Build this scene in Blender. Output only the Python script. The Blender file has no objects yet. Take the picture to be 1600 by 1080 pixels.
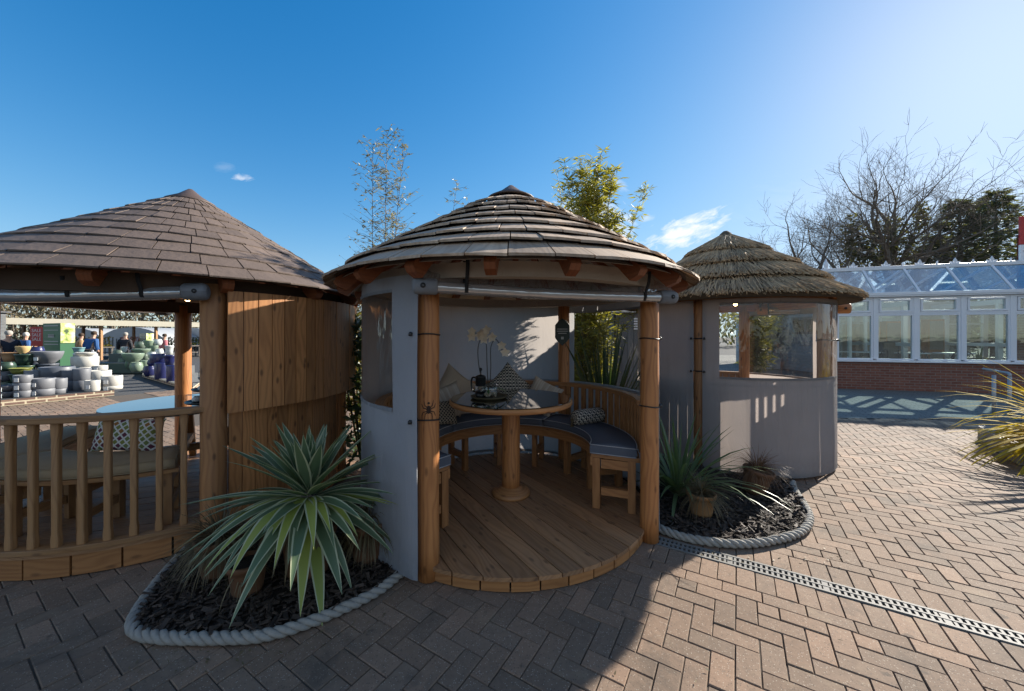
import bpy, math, random
from mathutils import Vector, Matrix, noise
random.seed(7)
R = math.radians
pi = math.pi
sc = bpy.context.scene
col = sc.collection

# ---------------------------------------------------------------- camera, sky, sun, exposure
F = 577.0; HX = 800.0; HY = 525.0; EYE = 1.55
cam_d = bpy.data.cameras.new('camera'); cam = bpy.data.objects.new('camera', cam_d); col.objects.link(cam)
cam.location = (0, 0, EYE); cam.rotation_euler = (R(90), 0, 0)
cam_d.sensor_width = 36; cam_d.lens = F / 1600 * 36; cam_d.shift_y = -(540 - HY) / 1600
cam_d.clip_start = 0.05; cam_d.clip_end = 2000
sc.camera = cam
SUN_EL, SUN_AZ = 26.0, 56.0          # azimuth from +Y towards +X
world = bpy.data.worlds.new('World'); sc.world = world; world.use_nodes = True
sun_d = bpy.data.lights.new('sun', 'SUN'); sun = bpy.data.objects.new('sun', sun_d); col.objects.link(sun)
sun_d.energy = 4.9; sun_d.angle = R(0.5); sun_d.color = (1.0, 0.93, 0.82)
sdir = Vector((math.sin(R(SUN_AZ)) * math.cos(R(SUN_EL)), math.cos(R(SUN_AZ)) * math.cos(R(SUN_EL)), math.sin(R(SUN_EL))))
sun.rotation_euler = sdir.to_track_quat('Z', 'Y').to_euler()
SKY_STRENGTH = 0.063
vs = sc.view_settings
vs.view_transform = 'Standard'; vs.look = 'None'; vs.gamma = 1.0; vs.use_curve_mapping = False; vs.exposure = 1.17
sc.render.engine = 'CYCLES'
sc.cycles.use_denoising = True
sc.cycles.max_bounces = 8; sc.cycles.transparent_max_bounces = 16; sc.cycles.diffuse_bounces = 4
sc.cycles.glossy_bounces = 3; sc.cycles.transmission_bounces = 4
sc.cycles.sample_clamp_indirect = 6.0
sc.cycles.caustics_reflective = False; sc.cycles.caustics_refractive = False

# ---------------------------------------------------------------- node helper
class NT:
    def __init__(s, tree): s.t = tree; s.n = tree.nodes; s.l = tree.links
    def new(s, typ, ins=None, **props):
        nd = s.n.new(typ)
        for k, v in props.items(): setattr(nd, k, v)
        for k, v in (ins or {}).items():
            sock = nd.inputs[k]
            if isinstance(v, bpy.types.NodeSocket): s.l.new(v, sock)
            else: sock.default_value = v
        return nd
    def math(s, op, a, b=0.0, c=0.0, clamp=False):
        nd = s.n.new('ShaderNodeMath'); nd.operation = op; nd.use_clamp = clamp
        for i, v in enumerate((a, b, c)):
            if isinstance(v, bpy.types.NodeSocket): s.l.new(v, nd.inputs[i])
            else: nd.inputs[i].default_value = v
        return nd.outputs[0]
    def mix(s, f, a, b, blend='MIX'):
        nd = s.n.new('ShaderNodeMix'); nd.data_type = 'RGBA'; nd.blend_type = blend; nd.clamp_factor = True
        for k, v in ((0, f), (6, a), (7, b)):
            if isinstance(v, bpy.types.NodeSocket): s.l.new(v, nd.inputs[k])
            else: nd.inputs[k].default_value = v if k == 0 else (*v[:3], 1)
        return nd.outputs[2]
    def ramp(s, fac, stops):
        nd = s.n.new('ShaderNodeValToRGB'); s.l.new(fac, nd.inputs[0]); cr = nd.color_ramp
        while len(cr.elements) < len(stops): cr.elements.new(0.5)
        for e, (p, c) in zip(cr.elements, stops): e.position = p; e.color = (*c[:3], 1) if not isinstance(c, (int, float)) else (c, c, c, 1)
        return nd.outputs[0]
    def noise(s, vec, scale=5, detail=3, rough=0.55, dist=0.0):
        return s.new('ShaderNodeTexNoise', {'Vector': vec, 'Scale': scale, 'Detail': detail, 'Roughness': rough, 'Distortion': dist}).outputs[0]
    def bump(s, h, strength=0.3, distance=0.01):
        return s.new('ShaderNodeBump', {'Height': h, 'Strength': strength, 'Distance': distance}).outputs[0]
    def vec(s, x, y, z=0.0):
        return s.new('ShaderNodeCombineXYZ', {'X': x, 'Y': y, 'Z': z}).outputs[0]
    def sep(s, v):
        return s.new('ShaderNodeSeparateXYZ', {'Vector': v}).outputs

def mat(name):
    m = bpy.data.materials.new(name); m.use_nodes = True; m.node_tree.nodes.clear()
    t = NT(m.node_tree); out = t.new('ShaderNodeOutputMaterial')
    return m, t, out
def principled(t, out, **ins):
    p = t.new('ShaderNodeBsdfPrincipled')
    for k, v in ins.items():
        k = k.replace('_', ' ')
        sock = p.inputs[k]
        if isinstance(v, bpy.types.NodeSocket): t.l.new(v, sock)
        else: sock.default_value = (*v, 1) if isinstance(v, tuple) and len(v) == 3 else v
    t.l.new(p.outputs[0], out.inputs[0])
    return p

# ---------------------------------------------------------------- sky with a few small clouds
def build_world():
    t = NT(world.node_tree); t.n.clear()
    out = t.new('ShaderNodeOutputWorld')
    sky = t.new('ShaderNodeTexSky', sky_type='NISHITA', sun_disc=False)
    sky.sun_elevation = R(SUN_EL); sky.sun_rotation = R(SUN_AZ)
    sky.air_density = 1.0; sky.dust_density = 0.25; sky.ozone_density = 3.0
    d = t.new('ShaderNodeTexCoord').outputs['Generated']
    x, y, z = t.sep(d)
    yy = t.math('MAXIMUM', y, 0.02)
    u = t.math('DIVIDE', x, yy); v = t.math('DIVIDE', z, yy)
    tot = None
    # (u, v, half width, half height, amount, noise scale)
    for i, (px, py, w, h, amt, tilt, ns) in enumerate([(1072, 362, 70, 26, 1.0, .35, 1.), (382, 279, 19, 6, .55, -.1, 1.), (952, 345, 42, 40, .95, -.5, 1.), (905, 330, 40, 22, .8, -.3, 1.),
                                                  (962, 284, 20, 14, .35, -.4, 1.), (350, 262, 18, 8, .10, 0, 1.), (1010, 340, 14, 6, .4, .2, 1.), (1400, 300, 260, 50, .10, .1, .4)]):
        cu, cv = (px - HX) / F, (HY - py) / F
        du = t.math('SUBTRACT', u, cu); dv = t.math('SUBTRACT', v, cv)
        dv2 = t.math('SUBTRACT', dv, t.math('MULTIPLY', du, tilt))
        a = t.math('DIVIDE', du, w / F); b = t.math('DIVIDE', dv2, h / F)
        r2 = t.math('SQRT', t.math('ADD', t.math('MULTIPLY', a, a), t.math('MULTIPLY', b, b)))
        n1 = t.noise(t.vec(t.math('MULTIPLY', u, 12 * ns), t.math('MULTIPLY', dv2, 30 * ns), i * 3.1), 1.6, 6, 0.62, 0.5)
        base = t.math('SUBTRACT', 1.0, r2)
        f = t.math('ADD', base, t.math('MULTIPLY', t.math('SUBTRACT', n1, 0.52), 2.6))
        f = t.math('MULTIPLY', t.math('MULTIPLY', f, 1.1, clamp=True), amt)
        f = t.math('MULTIPLY', f, t.math('GREATER_THAN', y, 0.03))
        tot = f if tot is None else t.math('MAXIMUM', tot, f)
    ch = []
    for cc_, lim in zip(t.sep(sky.outputs[0]), (3.9, 4.6, 5.5)):   # soft shoulder for the aureole
        q = t.math('DIVIDE', cc_, lim); ch.append(t.math('DIVIDE', cc_, t.math('SQRT', t.math('ADD', 1.0, t.math('MULTIPLY', q, q)))))
    soft = t.new('ShaderNodeCombineColor', {0: ch[0], 1: ch[1], 2: ch[2]})
    hsv = t.new('ShaderNodeHueSaturation', {'Saturation': 1.40, 'Value': 1.66, 'Color': soft.outputs[0]})
    c = t.mix(tot, hsv.outputs[0], (7.9, 8.0, 8.2))
    # made-up broken cloud in the unseen sky behind the viewer, added as fill light
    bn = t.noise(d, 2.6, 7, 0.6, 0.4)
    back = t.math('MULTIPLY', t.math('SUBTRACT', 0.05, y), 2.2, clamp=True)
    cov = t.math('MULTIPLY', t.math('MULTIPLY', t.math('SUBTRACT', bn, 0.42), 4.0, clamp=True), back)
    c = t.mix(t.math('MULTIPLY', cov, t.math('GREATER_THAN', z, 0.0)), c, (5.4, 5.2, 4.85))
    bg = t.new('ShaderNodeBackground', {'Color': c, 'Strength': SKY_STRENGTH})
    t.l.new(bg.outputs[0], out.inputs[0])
build_world()

# ---------------------------------------------------------------- materials
def isl(t): return t.new('ShaderNodeNewGeometry').outputs['Random Per Island']
def wood(name, light, dark, rough=0.55, knots=1.0, grey=0.0, ring=1.0, spread=0.35):
    m, t, out = mat(name)
    uv = t.new('ShaderNodeTexCoord').outputs['UV']; rnd = isl(t)
    u, v, _ = t.sep(uv)
    off = t.math('MULTIPLY', rnd, 37.0)
    u2 = t.math('ADD', u, off); v2 = t.math('ADD', v, t.math('MULTIPLY', rnd, 5.3))
    warp = t.noise(t.vec(t.math('MULTIPLY', u2, 1.3), t.math('MULTIPLY', v2, 5.0), 0), 1.0, 2)
    wv = t.math('ADD', t.math('MULTIPLY', v2, 52.0 * ring), t.math('MULTIPLY', warp, 13.0))
    rings = t.math('MULTIPLY_ADD', t.math('SINE', t.math('MULTIPLY', wv, 3.2)), 0.5, 0.5)
    rings = t.math('POWER', rings, 1.6)
    fine = t.noise(t.vec(t.math('MULTIPLY', u2, 5.0), t.math('MULTIPLY', v2, 190.0), off), 1.0, 3)
    blot = t.noise(t.vec(t.math('MULTIPLY', u2, 1.1), t.math('MULTIPLY', v2, 6.0), 3.0), 1.5, 3)
    fac = t.math('ADD', t.math('MULTIPLY', rings, 0.40), t.math('MULTIPLY', fine, 0.42))
    fac = t.math('ADD', fac, t.math('MULTIPLY', t.math('SUBTRACT', blot, 0.5), 0.7), clamp=True)
    c = t.mix(fac, light, dark)
    br = t.math('ADD', 1.0 - spread / 2, t.math('MULTIPLY', rnd, spread))
    c = t.mix(1.0, c, t.vec(br, br, br), 'MULTIPLY')
    if knots:
        vo = t.new('ShaderNodeTexVoronoi', {'Vector': t.vec(t.math('MULTIPLY', u2, 3.1), t.math('MULTIPLY', v2, 7.5), 0), 'Scale': 1.0}, voronoi_dimensions='2D')
        kf = t.ramp(vo.outputs['Distance'], [(0.0, 1.0), (0.05, 0.85), (0.11, 0.0)])
        c = t.mix(t.math('MULTIPLY', kf, 0.75 * knots), c, (dark[0] * .28, dark[1] * .25, dark[2] * .3))
    if grey:
        gn = t.noise(t.vec(t.math('MULTIPLY', u2, 2.0), t.math('MULTIPLY', v2, 14.0), 9.), 1.2, 4)
        c = t.mix(t.math('MULTIPLY', t.ramp(gn, [(0.35, 0.0), (0.7, 1.0)]), grey), c, (0.2, 0.18, 0.16))
    bh = t.math('ADD', t.math('MULTIPLY', fine, 0.6), t.math('MULTIPLY', rings, 0.4))
    principled(t, out, Base_Color=c, Roughness=rough, Normal=t.bump(bh, 0.35, 0.002))
    return m
def plain(name, c, rough=0.6, metal=0.0, var=0.15, scale=12.0, bump=0.15, bd=0.004, spread=0.0, coat=0.0, spec=0.5):
    m, t, out = mat(name)
    o = t.new('ShaderNodeTexCoord').outputs['Object']
    n = t.noise(o, scale, 4)
    f = t.math('ADD', 1.0 - var, t.math('MULTIPLY', n, 2 * var))
    if spread: f = t.math('MULTIPLY', f, t.math('ADD', 1 - spread / 2, t.math('MULTIPLY', isl(t), spread)))
    cc = t.mix(1.0, c, t.vec(f, f, f), 'MULTIPLY')
    n2 = t.noise(o, scale * 6, 3)
    principled(t, out, Base_Color=cc, Roughness=rough, Metallic=metal, Normal=t.bump(n2, bump, bd), Coat_Weight=coat, Specular_IOR_Level=spec)
    return m
def fabric(name, c, trans=0.35, wrinkle=0.5, weave=900.0, tcol=None):
    m, t, out = mat(name)
    uv = t.new('ShaderNodeTexCoord').outputs['UV']
    u, v, _ = t.sep(uv)
    w = t.math('ADD', t.math('SINE', t.math('MULTIPLY', u, weave)), t.math('SINE', t.math('MULTIPLY', v, weave)))
    big = t.noise(t.vec(t.math('MULTIPLY', u, 8.0), t.math('MULTIPLY', v, 1.8), 0), 1.0, 5, 0.6, 1.2)
    dirt = t.noise(t.vec(u, v, 4.0), 3.0, 5)
    f = t.math('ADD', 0.9, t.math('MULTIPLY', dirt, 0.2))
    if trans:   # rain streaks and mud splashes on the outdoor canvas
        stk = t.noise(t.vec(t.math('MULTIPLY', u, 11.0), t.math('MULTIPLY', v, 0.8), 1.7), 1.0, 4, 0.6)
        f = t.math('MULTIPLY', f, t.math('SUBTRACT', 1.0, t.math('MULTIPLY', t.math('SUBTRACT', stk, 0.58), 0.7, clamp=True)))
        spl = t.noise(t.vec(u, v, 7.0), 22.0, 4, 0.7)
        low = t.math('MULTIPLY', t.math('SUBTRACT', 0.30, v), 3.0, clamp=True)
        f = t.math('MULTIPLY', f, t.math('SUBTRACT', 1.0, t.math('MULTIPLY', t.math('MULTIPLY', low, spl), 0.5)))
    cc = t.mix(1.0, c, t.vec(f, f, f), 'MULTIPLY')
    nrm = t.bump(t.math('ADD', t.math('MULTIPLY', big, wrinkle), t.math('MULTIPLY', w, 0.006)), 0.5, 0.03)
    p = t.new('ShaderNodeBsdfPrincipled', {'Base Color': cc, 'Roughness': 0.85, 'Normal': nrm, 'Specular IOR Level': 0.2})
    if trans:
        tr = t.new('ShaderNodeBsdfTranslucent', {'Color': t.mix(1.0, cc, tcol or (1.0, 0.9, 0.8), 'MULTIPLY'), 'Normal': nrm})
        mx = t.new('ShaderNodeMixShader', {0: trans, 1: p.outputs[0], 2: tr.outputs[0]})
        t.l.new(mx.outputs[0], out.inputs[0])
    else: t.l.new(p.outputs[0], out.inputs[0])
    return m
def clear(name, tint=(0.93, 0.94, 0.94), f0=0.05, f1=0.75, rough=0.04, wav=0.0, ws=6.0, milky=0.0):
    m, t, out = mat(name)
    lw = t.new('ShaderNodeLayerWeight', {'Blend': 0.5})
    fac = t.math('ADD', f0, t.math('MULTIPLY', t.math('POWER', lw.outputs['Facing'], 3.5), f1), clamp=True)
    g = t.new('ShaderNodeBsdfGlossy', {'Color': (1, 1, 1, 1), 'Roughness': rough})
    if wav:
        uv = t.new('ShaderNodeTexCoord').outputs['UV']
        u, v, _ = t.sep(uv)
        n = t.noise(t.vec(t.math('MULTIPLY', u, ws), t.math('MULTIPLY', v, ws * .35), 0), 1.0, 2, 0.5, 0.8)
        nb = t.bump(n, wav, 0.04)
        t.l.new(nb, g.inputs['Normal'])
    tr = t.new('ShaderNodeBsdfTransparent', {'Color': (*tint, 1)})
    base = tr.outputs[0]
    if milky:
        df = t.new('ShaderNodeBsdfDiffuse', {'Color': (.6, .6, .62, 1)})
        base = t.new('ShaderNodeMixShader', {0: milky, 1: base, 2: df.outputs[0]}).outputs[0]
    mx = t.new('ShaderNodeMixShader', {0: fac, 1: base, 2: g.outputs[0]})
    t.l.new(mx.outputs[0], out.inputs[0])
    return m
def leafmat(name, c1, c2, trans=0.35, rough=0.45, tcol=None):
    m, t, out = mat(name)
    rnd = isl(t)
    o = t.new('ShaderNodeTexCoord').outputs['Object']
    n = t.noise(o, 3.0, 2)
    f = t.math('ADD', t.math('MULTIPLY', rnd, 0.7), t.math('MULTIPLY', t.math('SUBTRACT', n, 0.35), 0.8), clamp=True)
    c = t.mix(f, c1, c2)
    p = t.new('ShaderNodeBsdfPrincipled', {'Base Color': c, 'Roughness': rough})
    tr = t.new('ShaderNodeBsdfTranslucent', {'Color': t.mix(1.0, c, tcol or (1.5, 1.5, 0.6), 'MULTIPLY')})
    mx = t.new('ShaderNodeMixShader', {0: trans, 1: p.outputs[0], 2: tr.outputs[0]})
    t.l.new(mx.outputs[0], out.inputs[0])
    return m
def emit(name, c, s):
    m, t, out = mat(name)
    e = t.new('ShaderNodeEmission', {'Color': (*c, 1), 'Strength': s}); t.l.new(e.outputs[0], out.inputs[0]); return m
def paver(name, c1, c2, c3):
    m, t, out = mat(name)
    rnd = isl(t); o = t.new('ShaderNodeTexCoord').outputs['Object']
    r2 = t.math('FRACT', t.math('MULTIPLY', rnd, 17.3))
    c = t.mix(rnd, c1, c2); c = t.mix(t.math('MULTIPLY', r2, 0.6), c, c3)
    big = t.noise(o, 0.55, 4); c = t.mix(t.ramp(big, [(0.38, 0.0), (0.7, 0.55)]), c, (c1[0] * .55, c1[1] * .55, c1[2] * .56))
    med = t.noise(o, 26.0, 4, 0.7); f = t.math('ADD', 0.72, t.math('MULTIPLY', med, 0.56)); c = t.mix(1.0, c, t.vec(f, f, f), 'MULTIPLY')
    vo = t.new('ShaderNodeTexVoronoi', {'Vector': o, 'Scale': 135.0})
    s1 = t.math('MULTIPLY', t.math('LESS_THAN', vo.outputs['Distance'], 0.33), t.math('GREATER_THAN', t.sep(vo.outputs['Color'])[0], 0.80))
    c = t.mix(t.math('MULTIPLY', s1, 0.45), c, (0.55, 0.5, 0.42))
    s2 = t.math('MULTIPLY', t.math('LESS_THAN', vo.outputs['Distance'], 0.4), t.math('LESS_THAN', t.sep(vo.outputs['Color'])[1], 0.15))
    c = t.mix(t.math('MULTIPLY', s2, 0.6), c, (0.06, 0.05, 0.045))
    st = t.noise(o, 1.9, 6, 0.68, 0.6)      # spills, tyre marks and trodden-in dirt
    c = t.mix(t.ramp(st, [(0.56, 0.0), (0.66, 0.5), (0.78, 0.75)]), c, (0.075, 0.062, 0.050))
    sp = t.noise(o, 9.0, 2, 0.5); c = t.mix(t.ramp(sp, [(0.70, 0.0), (0.74, 0.55)]), c, (0.05, 0.045, 0.038))
    sd = t.noise(o, 3.3, 5, 0.6); c = t.mix(t.ramp(sd, [(0.60, 0.0), (0.74, 0.4)]), c, (0.36, 0.28, 0.19))
    fine = t.noise(o, 240.0, 2, 0.7)
    h = t.math('ADD', t.math('MULTIPLY', med, 0.7), t.math('MULTIPLY', fine, 0.6))
    principled(t, out, Base_Color=c, Roughness=0.85, Specular_IOR_Level=0.35, Normal=t.bump(h, 0.55, 0.004))
    return m
def bricktex(name, c1, c2, mortar, w=0.225, h=0.075, ms=0.008):
    m, t, out = mat(name)
    uv = t.new('ShaderNodeTexCoord').outputs['UV']
    b = t.new('ShaderNodeTexBrick', {'Vector': uv, 'Color1': (*c1, 1), 'Color2': (*c2, 1), 'Mortar': (*mortar, 1), 'Scale': 1.0, 'Mortar Size': ms, 'Brick Width': w, 'Row Height': h, 'Bias': -0.1})
    n = t.noise(t.new('ShaderNodeTexCoord').outputs['Object'], 14.0, 5); f = t.math('ADD', 0.7, t.math('MULTIPLY', n, 0.6))
    c = t.mix(1.0, b.outputs[0], t.vec(f, f, f), 'MULTIPLY')
    principled(t, out, Base_Color=c, Roughness=0.85, Normal=t.bump(t.math('SUBTRACT', 1.0, b.outputs[1]), 0.6, 0.006))
    return m
def lattice(name, cbg, clines, cells, sc_=14.0):
    # woven trellis pattern printed on cloth
    m, t, out = mat(name)
    uv = t.new('ShaderNodeTexCoord').outputs['UV']; u, v, _ = t.sep(uv)
    a = t.math('MULTIPLY', t.math('ADD', u, v), sc_); b = t.math('MULTIPLY', t.math('SUBTRACT', u, v), sc_)
    fa = t.math('ABSOLUTE', t.math('SUBTRACT', t.math('FRACT', a), 0.5)); fb = t.math('ABSOLUTE', t.math('SUBTRACT', t.math('FRACT', b), 0.5))
    ln = t.math('GREATER_THAN', t.math('MAXIMUM', fa, fb), 0.36)
    cell = t.new('ShaderNodeTexWhiteNoise', {'Vector': t.vec(t.math('FLOOR', a), t.math('FLOOR', b), 0)}, noise_dimensions='2D').outputs[0]
    cc = t.ramp(cell, [(i / max(1, len(cells)) + .01, c) for i, c in enumerate(cells)])
    m_cr = cc.node.color_ramp; m_cr.interpolation = 'CONSTANT'
    c = t.mix(ln, cc, clines)
    nn = t.noise(uv, 60.0, 2)
    principled(t, out, Base_Color=c, Roughness=0.9, Normal=t.bump(nn, 0.3, 0.004))
    return m
def triangles(name, ca, cb, n=16.0):
    m, t, out = mat(name)
    uv = t.new('ShaderNodeTexCoord').outputs['UV']; u, v, _ = t.sep(uv)
    x = t.math('MULTIPLY', u, n); y = t.math('MULTIPLY', v, n)
    fx = t.math('FRACT', x); fy = t.math('FRACT', y)
    ch = t.math('MODULO', t.math('ADD', t.math('FLOOR', x), t.math('FLOOR', y)), 2.0)
    t1 = t.math('GREATER_THAN', fx, fy); t2 = t.math('GREATER_THAN', t.math('ADD', fx, fy), 1.0)
    q = t.math('ABSOLUTE', t.math('SUBTRACT', t1, t.math('MULTIPLY', ch, t2)))
    nn = t.noise(uv, 25.0, 2); q = t.math('MULTIPLY', q, t.math('GREATER_THAN', nn, 0.4))
    c = t.mix(q, ca, cb)
    principled(t, out, Base_Color=c, Roughness=0.9, Normal=t.bump(t.noise(uv, 90.0, 2), 0.3, 0.004))
    return m
def stripes(name, ca, cb, n=22.0):
    m, t, out = mat(name)
    uv = t.new('ShaderNodeTexCoord').outputs['UV']; u, v, _ = t.sep(uv)
    s = t.noise(t.vec(t.math('MULTIPLY', u, n), t.math('MULTIPLY', v, .6), 0), 1.0, 2)
    c = t.mix(t.ramp(s, [(0.45, 0.), (0.58, 1.)]), ca, cb)
    principled(t, out, Base_Color=c, Roughness=0.9, Normal=t.bump(t.noise(uv, 70.0, 2), 0.3, 0.004))
    return m

M = {}
M['post'] = wood('turned_pine', (0.50, 0.215, 0.072), (0.25, 0.086, 0.026), 0.5, 0.8)
M['post_pale'] = wood('weathered_pine', (0.42, 0.20, 0.078), (0.23, 0.095, 0.033), 0.6, 1.0, 0.12)
M['panel'] = wood('stained_boards', (0.56, 0.255, 0.092), (0.27, 0.108, 0.036), 0.55, 1.0, 0.0, 1.0, 0.4)
M['rail'] = wood('rail_timber', (0.41, 0.215, 0.085), (0.23, 0.105, 0.038), 0.55, 0.8, 0.15)
M['deck'] = wood('deck_boards', (0.42, 0.225, 0.108), (0.215, 0.102, 0.043), 0.55, 0.8, 0.15, 1.0, 0.4)
M['bench'] = wood('bench_pine', (0.44, 0.205, 0.075), (0.25, 0.10, 0.034), 0.5, 0.7)
M['rafter'] = wood('red_stained_timber', (0.26, 0.085, 0.032), (0.15, 0.045, 0.018), 0.55, 0.4)
M['oldwood'] = wood('silvered_timber', (0.28, 0.25, 0.21), (0.16, 0.13, 0.10), 0.7, 0.5, 0.4)
M['shingle'] = wood('cedar_shingles', (0.52, 0.385, 0.27), (0.30, 0.205, 0.135), 0.75, 0.0, 0.25, 0.7, 0.6)
M['felt'] = plain('brown_roof_tiles', (0.128, 0.092, 0.072), 0.72, 0, 0.28, 5.0, 0.7, 0.006, 0.35)
M['cap'] = plain('roof_cap_brown', (0.10, 0.068, 0.055), 0.6, 0, 0.2, 9.0, 0.4, 0.004)
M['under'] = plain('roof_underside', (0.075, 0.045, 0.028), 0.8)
M['lining'] = fabric('ceiling_cloth', (0.42, 0.36, 0.30), 0.0, 0.9, 500)
M['canvas_back'] = fabric('grey_canvas_shaded', (0.135, 0.135, 0.14), 0.40, 0.35, 1400, (4.6, 4.2, 3.8))  # copy of the canvas with the interior's shade put into a darker colour
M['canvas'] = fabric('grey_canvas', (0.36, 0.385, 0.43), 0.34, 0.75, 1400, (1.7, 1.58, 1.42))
M['canvas2'] = fabric('grey_canvas_backlit', (0.33, 0.33, 0.335), 0.38, 0.7, 1400, (1.8, 1.55, 1.4))
M['pvc'] = clear('clear_vinyl', (0.88, 0.88, 0.87), 0.045, 0.55, 0.03, 0.22, 9.0)
M['pvc_crumple'] = clear('crumpled_vinyl', (0.72, 0.69, 0.66), 0.26, 0.7, 0.12, 1.0, 13.0, 0.34)
M['pvc_tint'] = clear('sun_dimming_vinyl', (0.42, 0.42, 0.42), 0.05, 0.6, 0.05, 0.3, 7.0, 0.06)  # tint kept dark to dim the sun patch on the thatched hut canvas
M['pvc_roll'] = clear('rolled_vinyl', (0.45, 0.46, 0.48), 0.30, 0.6, 0.12, 0.5, 7.0, 0.45)
M['webbing'] = plain('black_webbing', (0.012, 0.012, 0.014), 0.8)
M['black'] = plain('black_plastic', (0.012, 0.012, 0.013), 0.35, 0, 0.1)
M['cush'] = fabric('navy_grey_cushion', (0.115, 0.130, 0.165), 0.0, 0.5, 1400)
M['piping'] = plain('pale_piping', (0.45, 0.45, 0.47), 0.8)
M['cush_beige'] = fabric('beige_cushion', (0.40, 0.31, 0.20), 0.0, 0.4, 1400)
M['glass_top'] = plain('black_glass_top', (0.010, 0.011, 0.012), 0.02, 0, 0.0, 5, 0.0, 0.0, 0, 0.6, 0.7)
M['glass'] = clear('window_glass', (0.84, 0.90, 0.87), 0.13, 0.85, 0.005, 0.05, 3.0)
M['glass_roof'] = clear('roof_glass', (0.84, 0.91, 0.95), 0.24, 0.75, 0.01, 0.05, 2.0)
M['glass_item'] = clear('drinking_glass', (0.93, 0.95, 0.95), 0.10, 0.85, 0.01)
M['white'] = plain('white_upvc', (0.78, 0.79, 0.82), 0.35, 0, 0.04, 3.0, 0.03)
M['brick'] = bricktex('red_brick', (0.20, 0.072, 0.048), (0.27, 0.105, 0.068), (0.24, 0.19, 0.16))
M['plinth'] = bricktex('plinth_brick', (0.17, 0.10, 0.075), (0.26, 0.17, 0.12), (0.55, 0.47, 0.33), 0.3, 0.082, 0.016)
M['paver'] = paver('block_paver', (0.200, 0.135, 0.093), (0.325, 0.213, 0.145), (0.178, 0.140, 0.107))
M['joint'] = plain('joint_sand', (0.085, 0.066, 0.050), 0.95, 0, 0.3, 30)
M['slab'] = bricktex('grey_setts', (0.17, 0.17, 0.155), (0.215, 0.21, 0.19), (0.08, 0.08, 0.07), 0.21, 0.105, 0.008)
M['asphalt'] = plain('asphalt', (0.055, 0.056, 0.058), 0.9, 0, 0.25, 20.0, 0.6, 0.01)
M['soil'] = plain('dark_soil', (0.022, 0.016, 0.012), 0.95, 0, 0.4, 20, 0.8, 0.02)
M['bark'] = plain('bark_chips', (0.050, 0.034, 0.025), 0.75, 0, 0.3, 30, 0.6, 0.006, 1.2)
M['rope'] = plain('grey_rope', (0.30, 0.285, 0.255), 0.9, 0, 0.25, 40, 0.9, 0.004)
M['drain'] = plain('galvanised_grate', (0.175, 0.17, 0.16), 0.7, 0.1, 0.2, 30, 0.2)
M['dark'] = plain('dark_void', (0.008, 0.008, 0.008), 0.9)
M['steel'] = plain('stainless_steel', (0.42, 0.42, 0.42), 0.5, 0.5, 0.05)
M['terra'] = plain('terracotta', (0.135, 0.064, 0.030), 0.75, 0, 0.35, 9.0, 0.3, 0.004)
M['terra2'] = plain('ochre_terracotta', (0.30, 0.155, 0.060), 0.7, 0, 0.35, 8.0, 0.3, 0.004)
M['yuc_g'] = leafmat('yucca_green', (0.085, 0.140, 0.080), (0.155, 0.215, 0.115), 0.25, 0.42)
M['yuc_e'] = leafmat('yucca_edge', (0.42, 0.45, 0.30), (0.55, 0.57, 0.36), 0.25, 0.45, (1.1, 1.1, .6))
M['yuc_y'] = leafmat('yucca_yellowing', (0.24, 0.30, 0.06), (0.40, 0.43, 0.09), 0.3, 0.45, (1.2, 1.2, .5))
M['strap'] = leafmat('strap_leaf', (0.10, 0.155, 0.07), (0.19, 0.25, 0.115), 0.3, 0.4)
M['sedge'] = leafmat('dry_sedge', (0.11, 0.085, 0.045), (0.20, 0.16, 0.085), 0.25, 0.6, (1.2, 1., .6))
M['sedge2'] = leafmat('bronze_sedge', (0.15, 0.085, 0.05), (0.27, 0.16, 0.08), 0.3, 0.6, (1.2, .9, .6))
M['phorm'] = leafmat('yellow_flax', (0.42, 0.33, 0.03), (0.56, 0.44, 0.05), 0.45, 0.8, (1.2, 1.1, .4))
M['phorm_d'] = leafmat('green_flax', (0.030, 0.055, 0.025), (0.075, 0.11, 0.045), 0.25, 0.35)
M['bamboo'] = leafmat('bamboo_leaf', (0.20, 0.21, 0.040), (0.40, 0.38, 0.085), 0.45, 0.45, (1.3, 1.2, .5))
M['bamboo_grey'] = leafmat('bamboo_leaf_dull', (0.20, 0.19, 0.12), (0.38, 0.36, 0.23), 0.35, 0.45, (1.1, 1.0, .6))
M['cane'] = plain('bamboo_cane', (0.20, 0.18, 0.07), 0.5, 0, 0.2)
M['cane_dark'] = plain('black_cane', (0.055, 0.042, 0.03), 0.5, 0, 0.2)
M['branch'] = plain('bare_branch', (0.16, 0.13, 0.10), 0.9, 0, 0.3)
M['ivy'] = leafmat('ivy_leaf', (0.075, 0.080, 0.035), (0.14, 0.13, 0.06), 0.35, 0.5)
M['conifer'] = leafmat('conifer_needles', (0.070, 0.080, 0.050), (0.125, 0.13, 0.08), 0.4, 0.6)
M['wood_far'] = leafmat('winter_twigs', (0.10, 0.080, 0.045), (0.19, 0.16, 0.085), 0.2, 0.8, (1, .9, .7))
M['thatch'] = plain('water_reed', (0.40, 0.28, 0.155), 0.75, 0, 0.25, 6.0, 0.4, 0.004, 1.0)
M['thatch_base'] = plain('reed_underlayer', (0.11, 0.085, 0.055), 0.9, 0, 0.3, 14.0, 0.8, 0.01)
M['bulb'] = emit('warm_bulb', (1.0, 0.62, 0.25), 14.0)
M['petal'] = leafmat('orchid_petal', (0.80, 0.68, 0.52), (0.90, 0.82, 0.68), 0.35, 0.5, (1, .95, .85))
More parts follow.
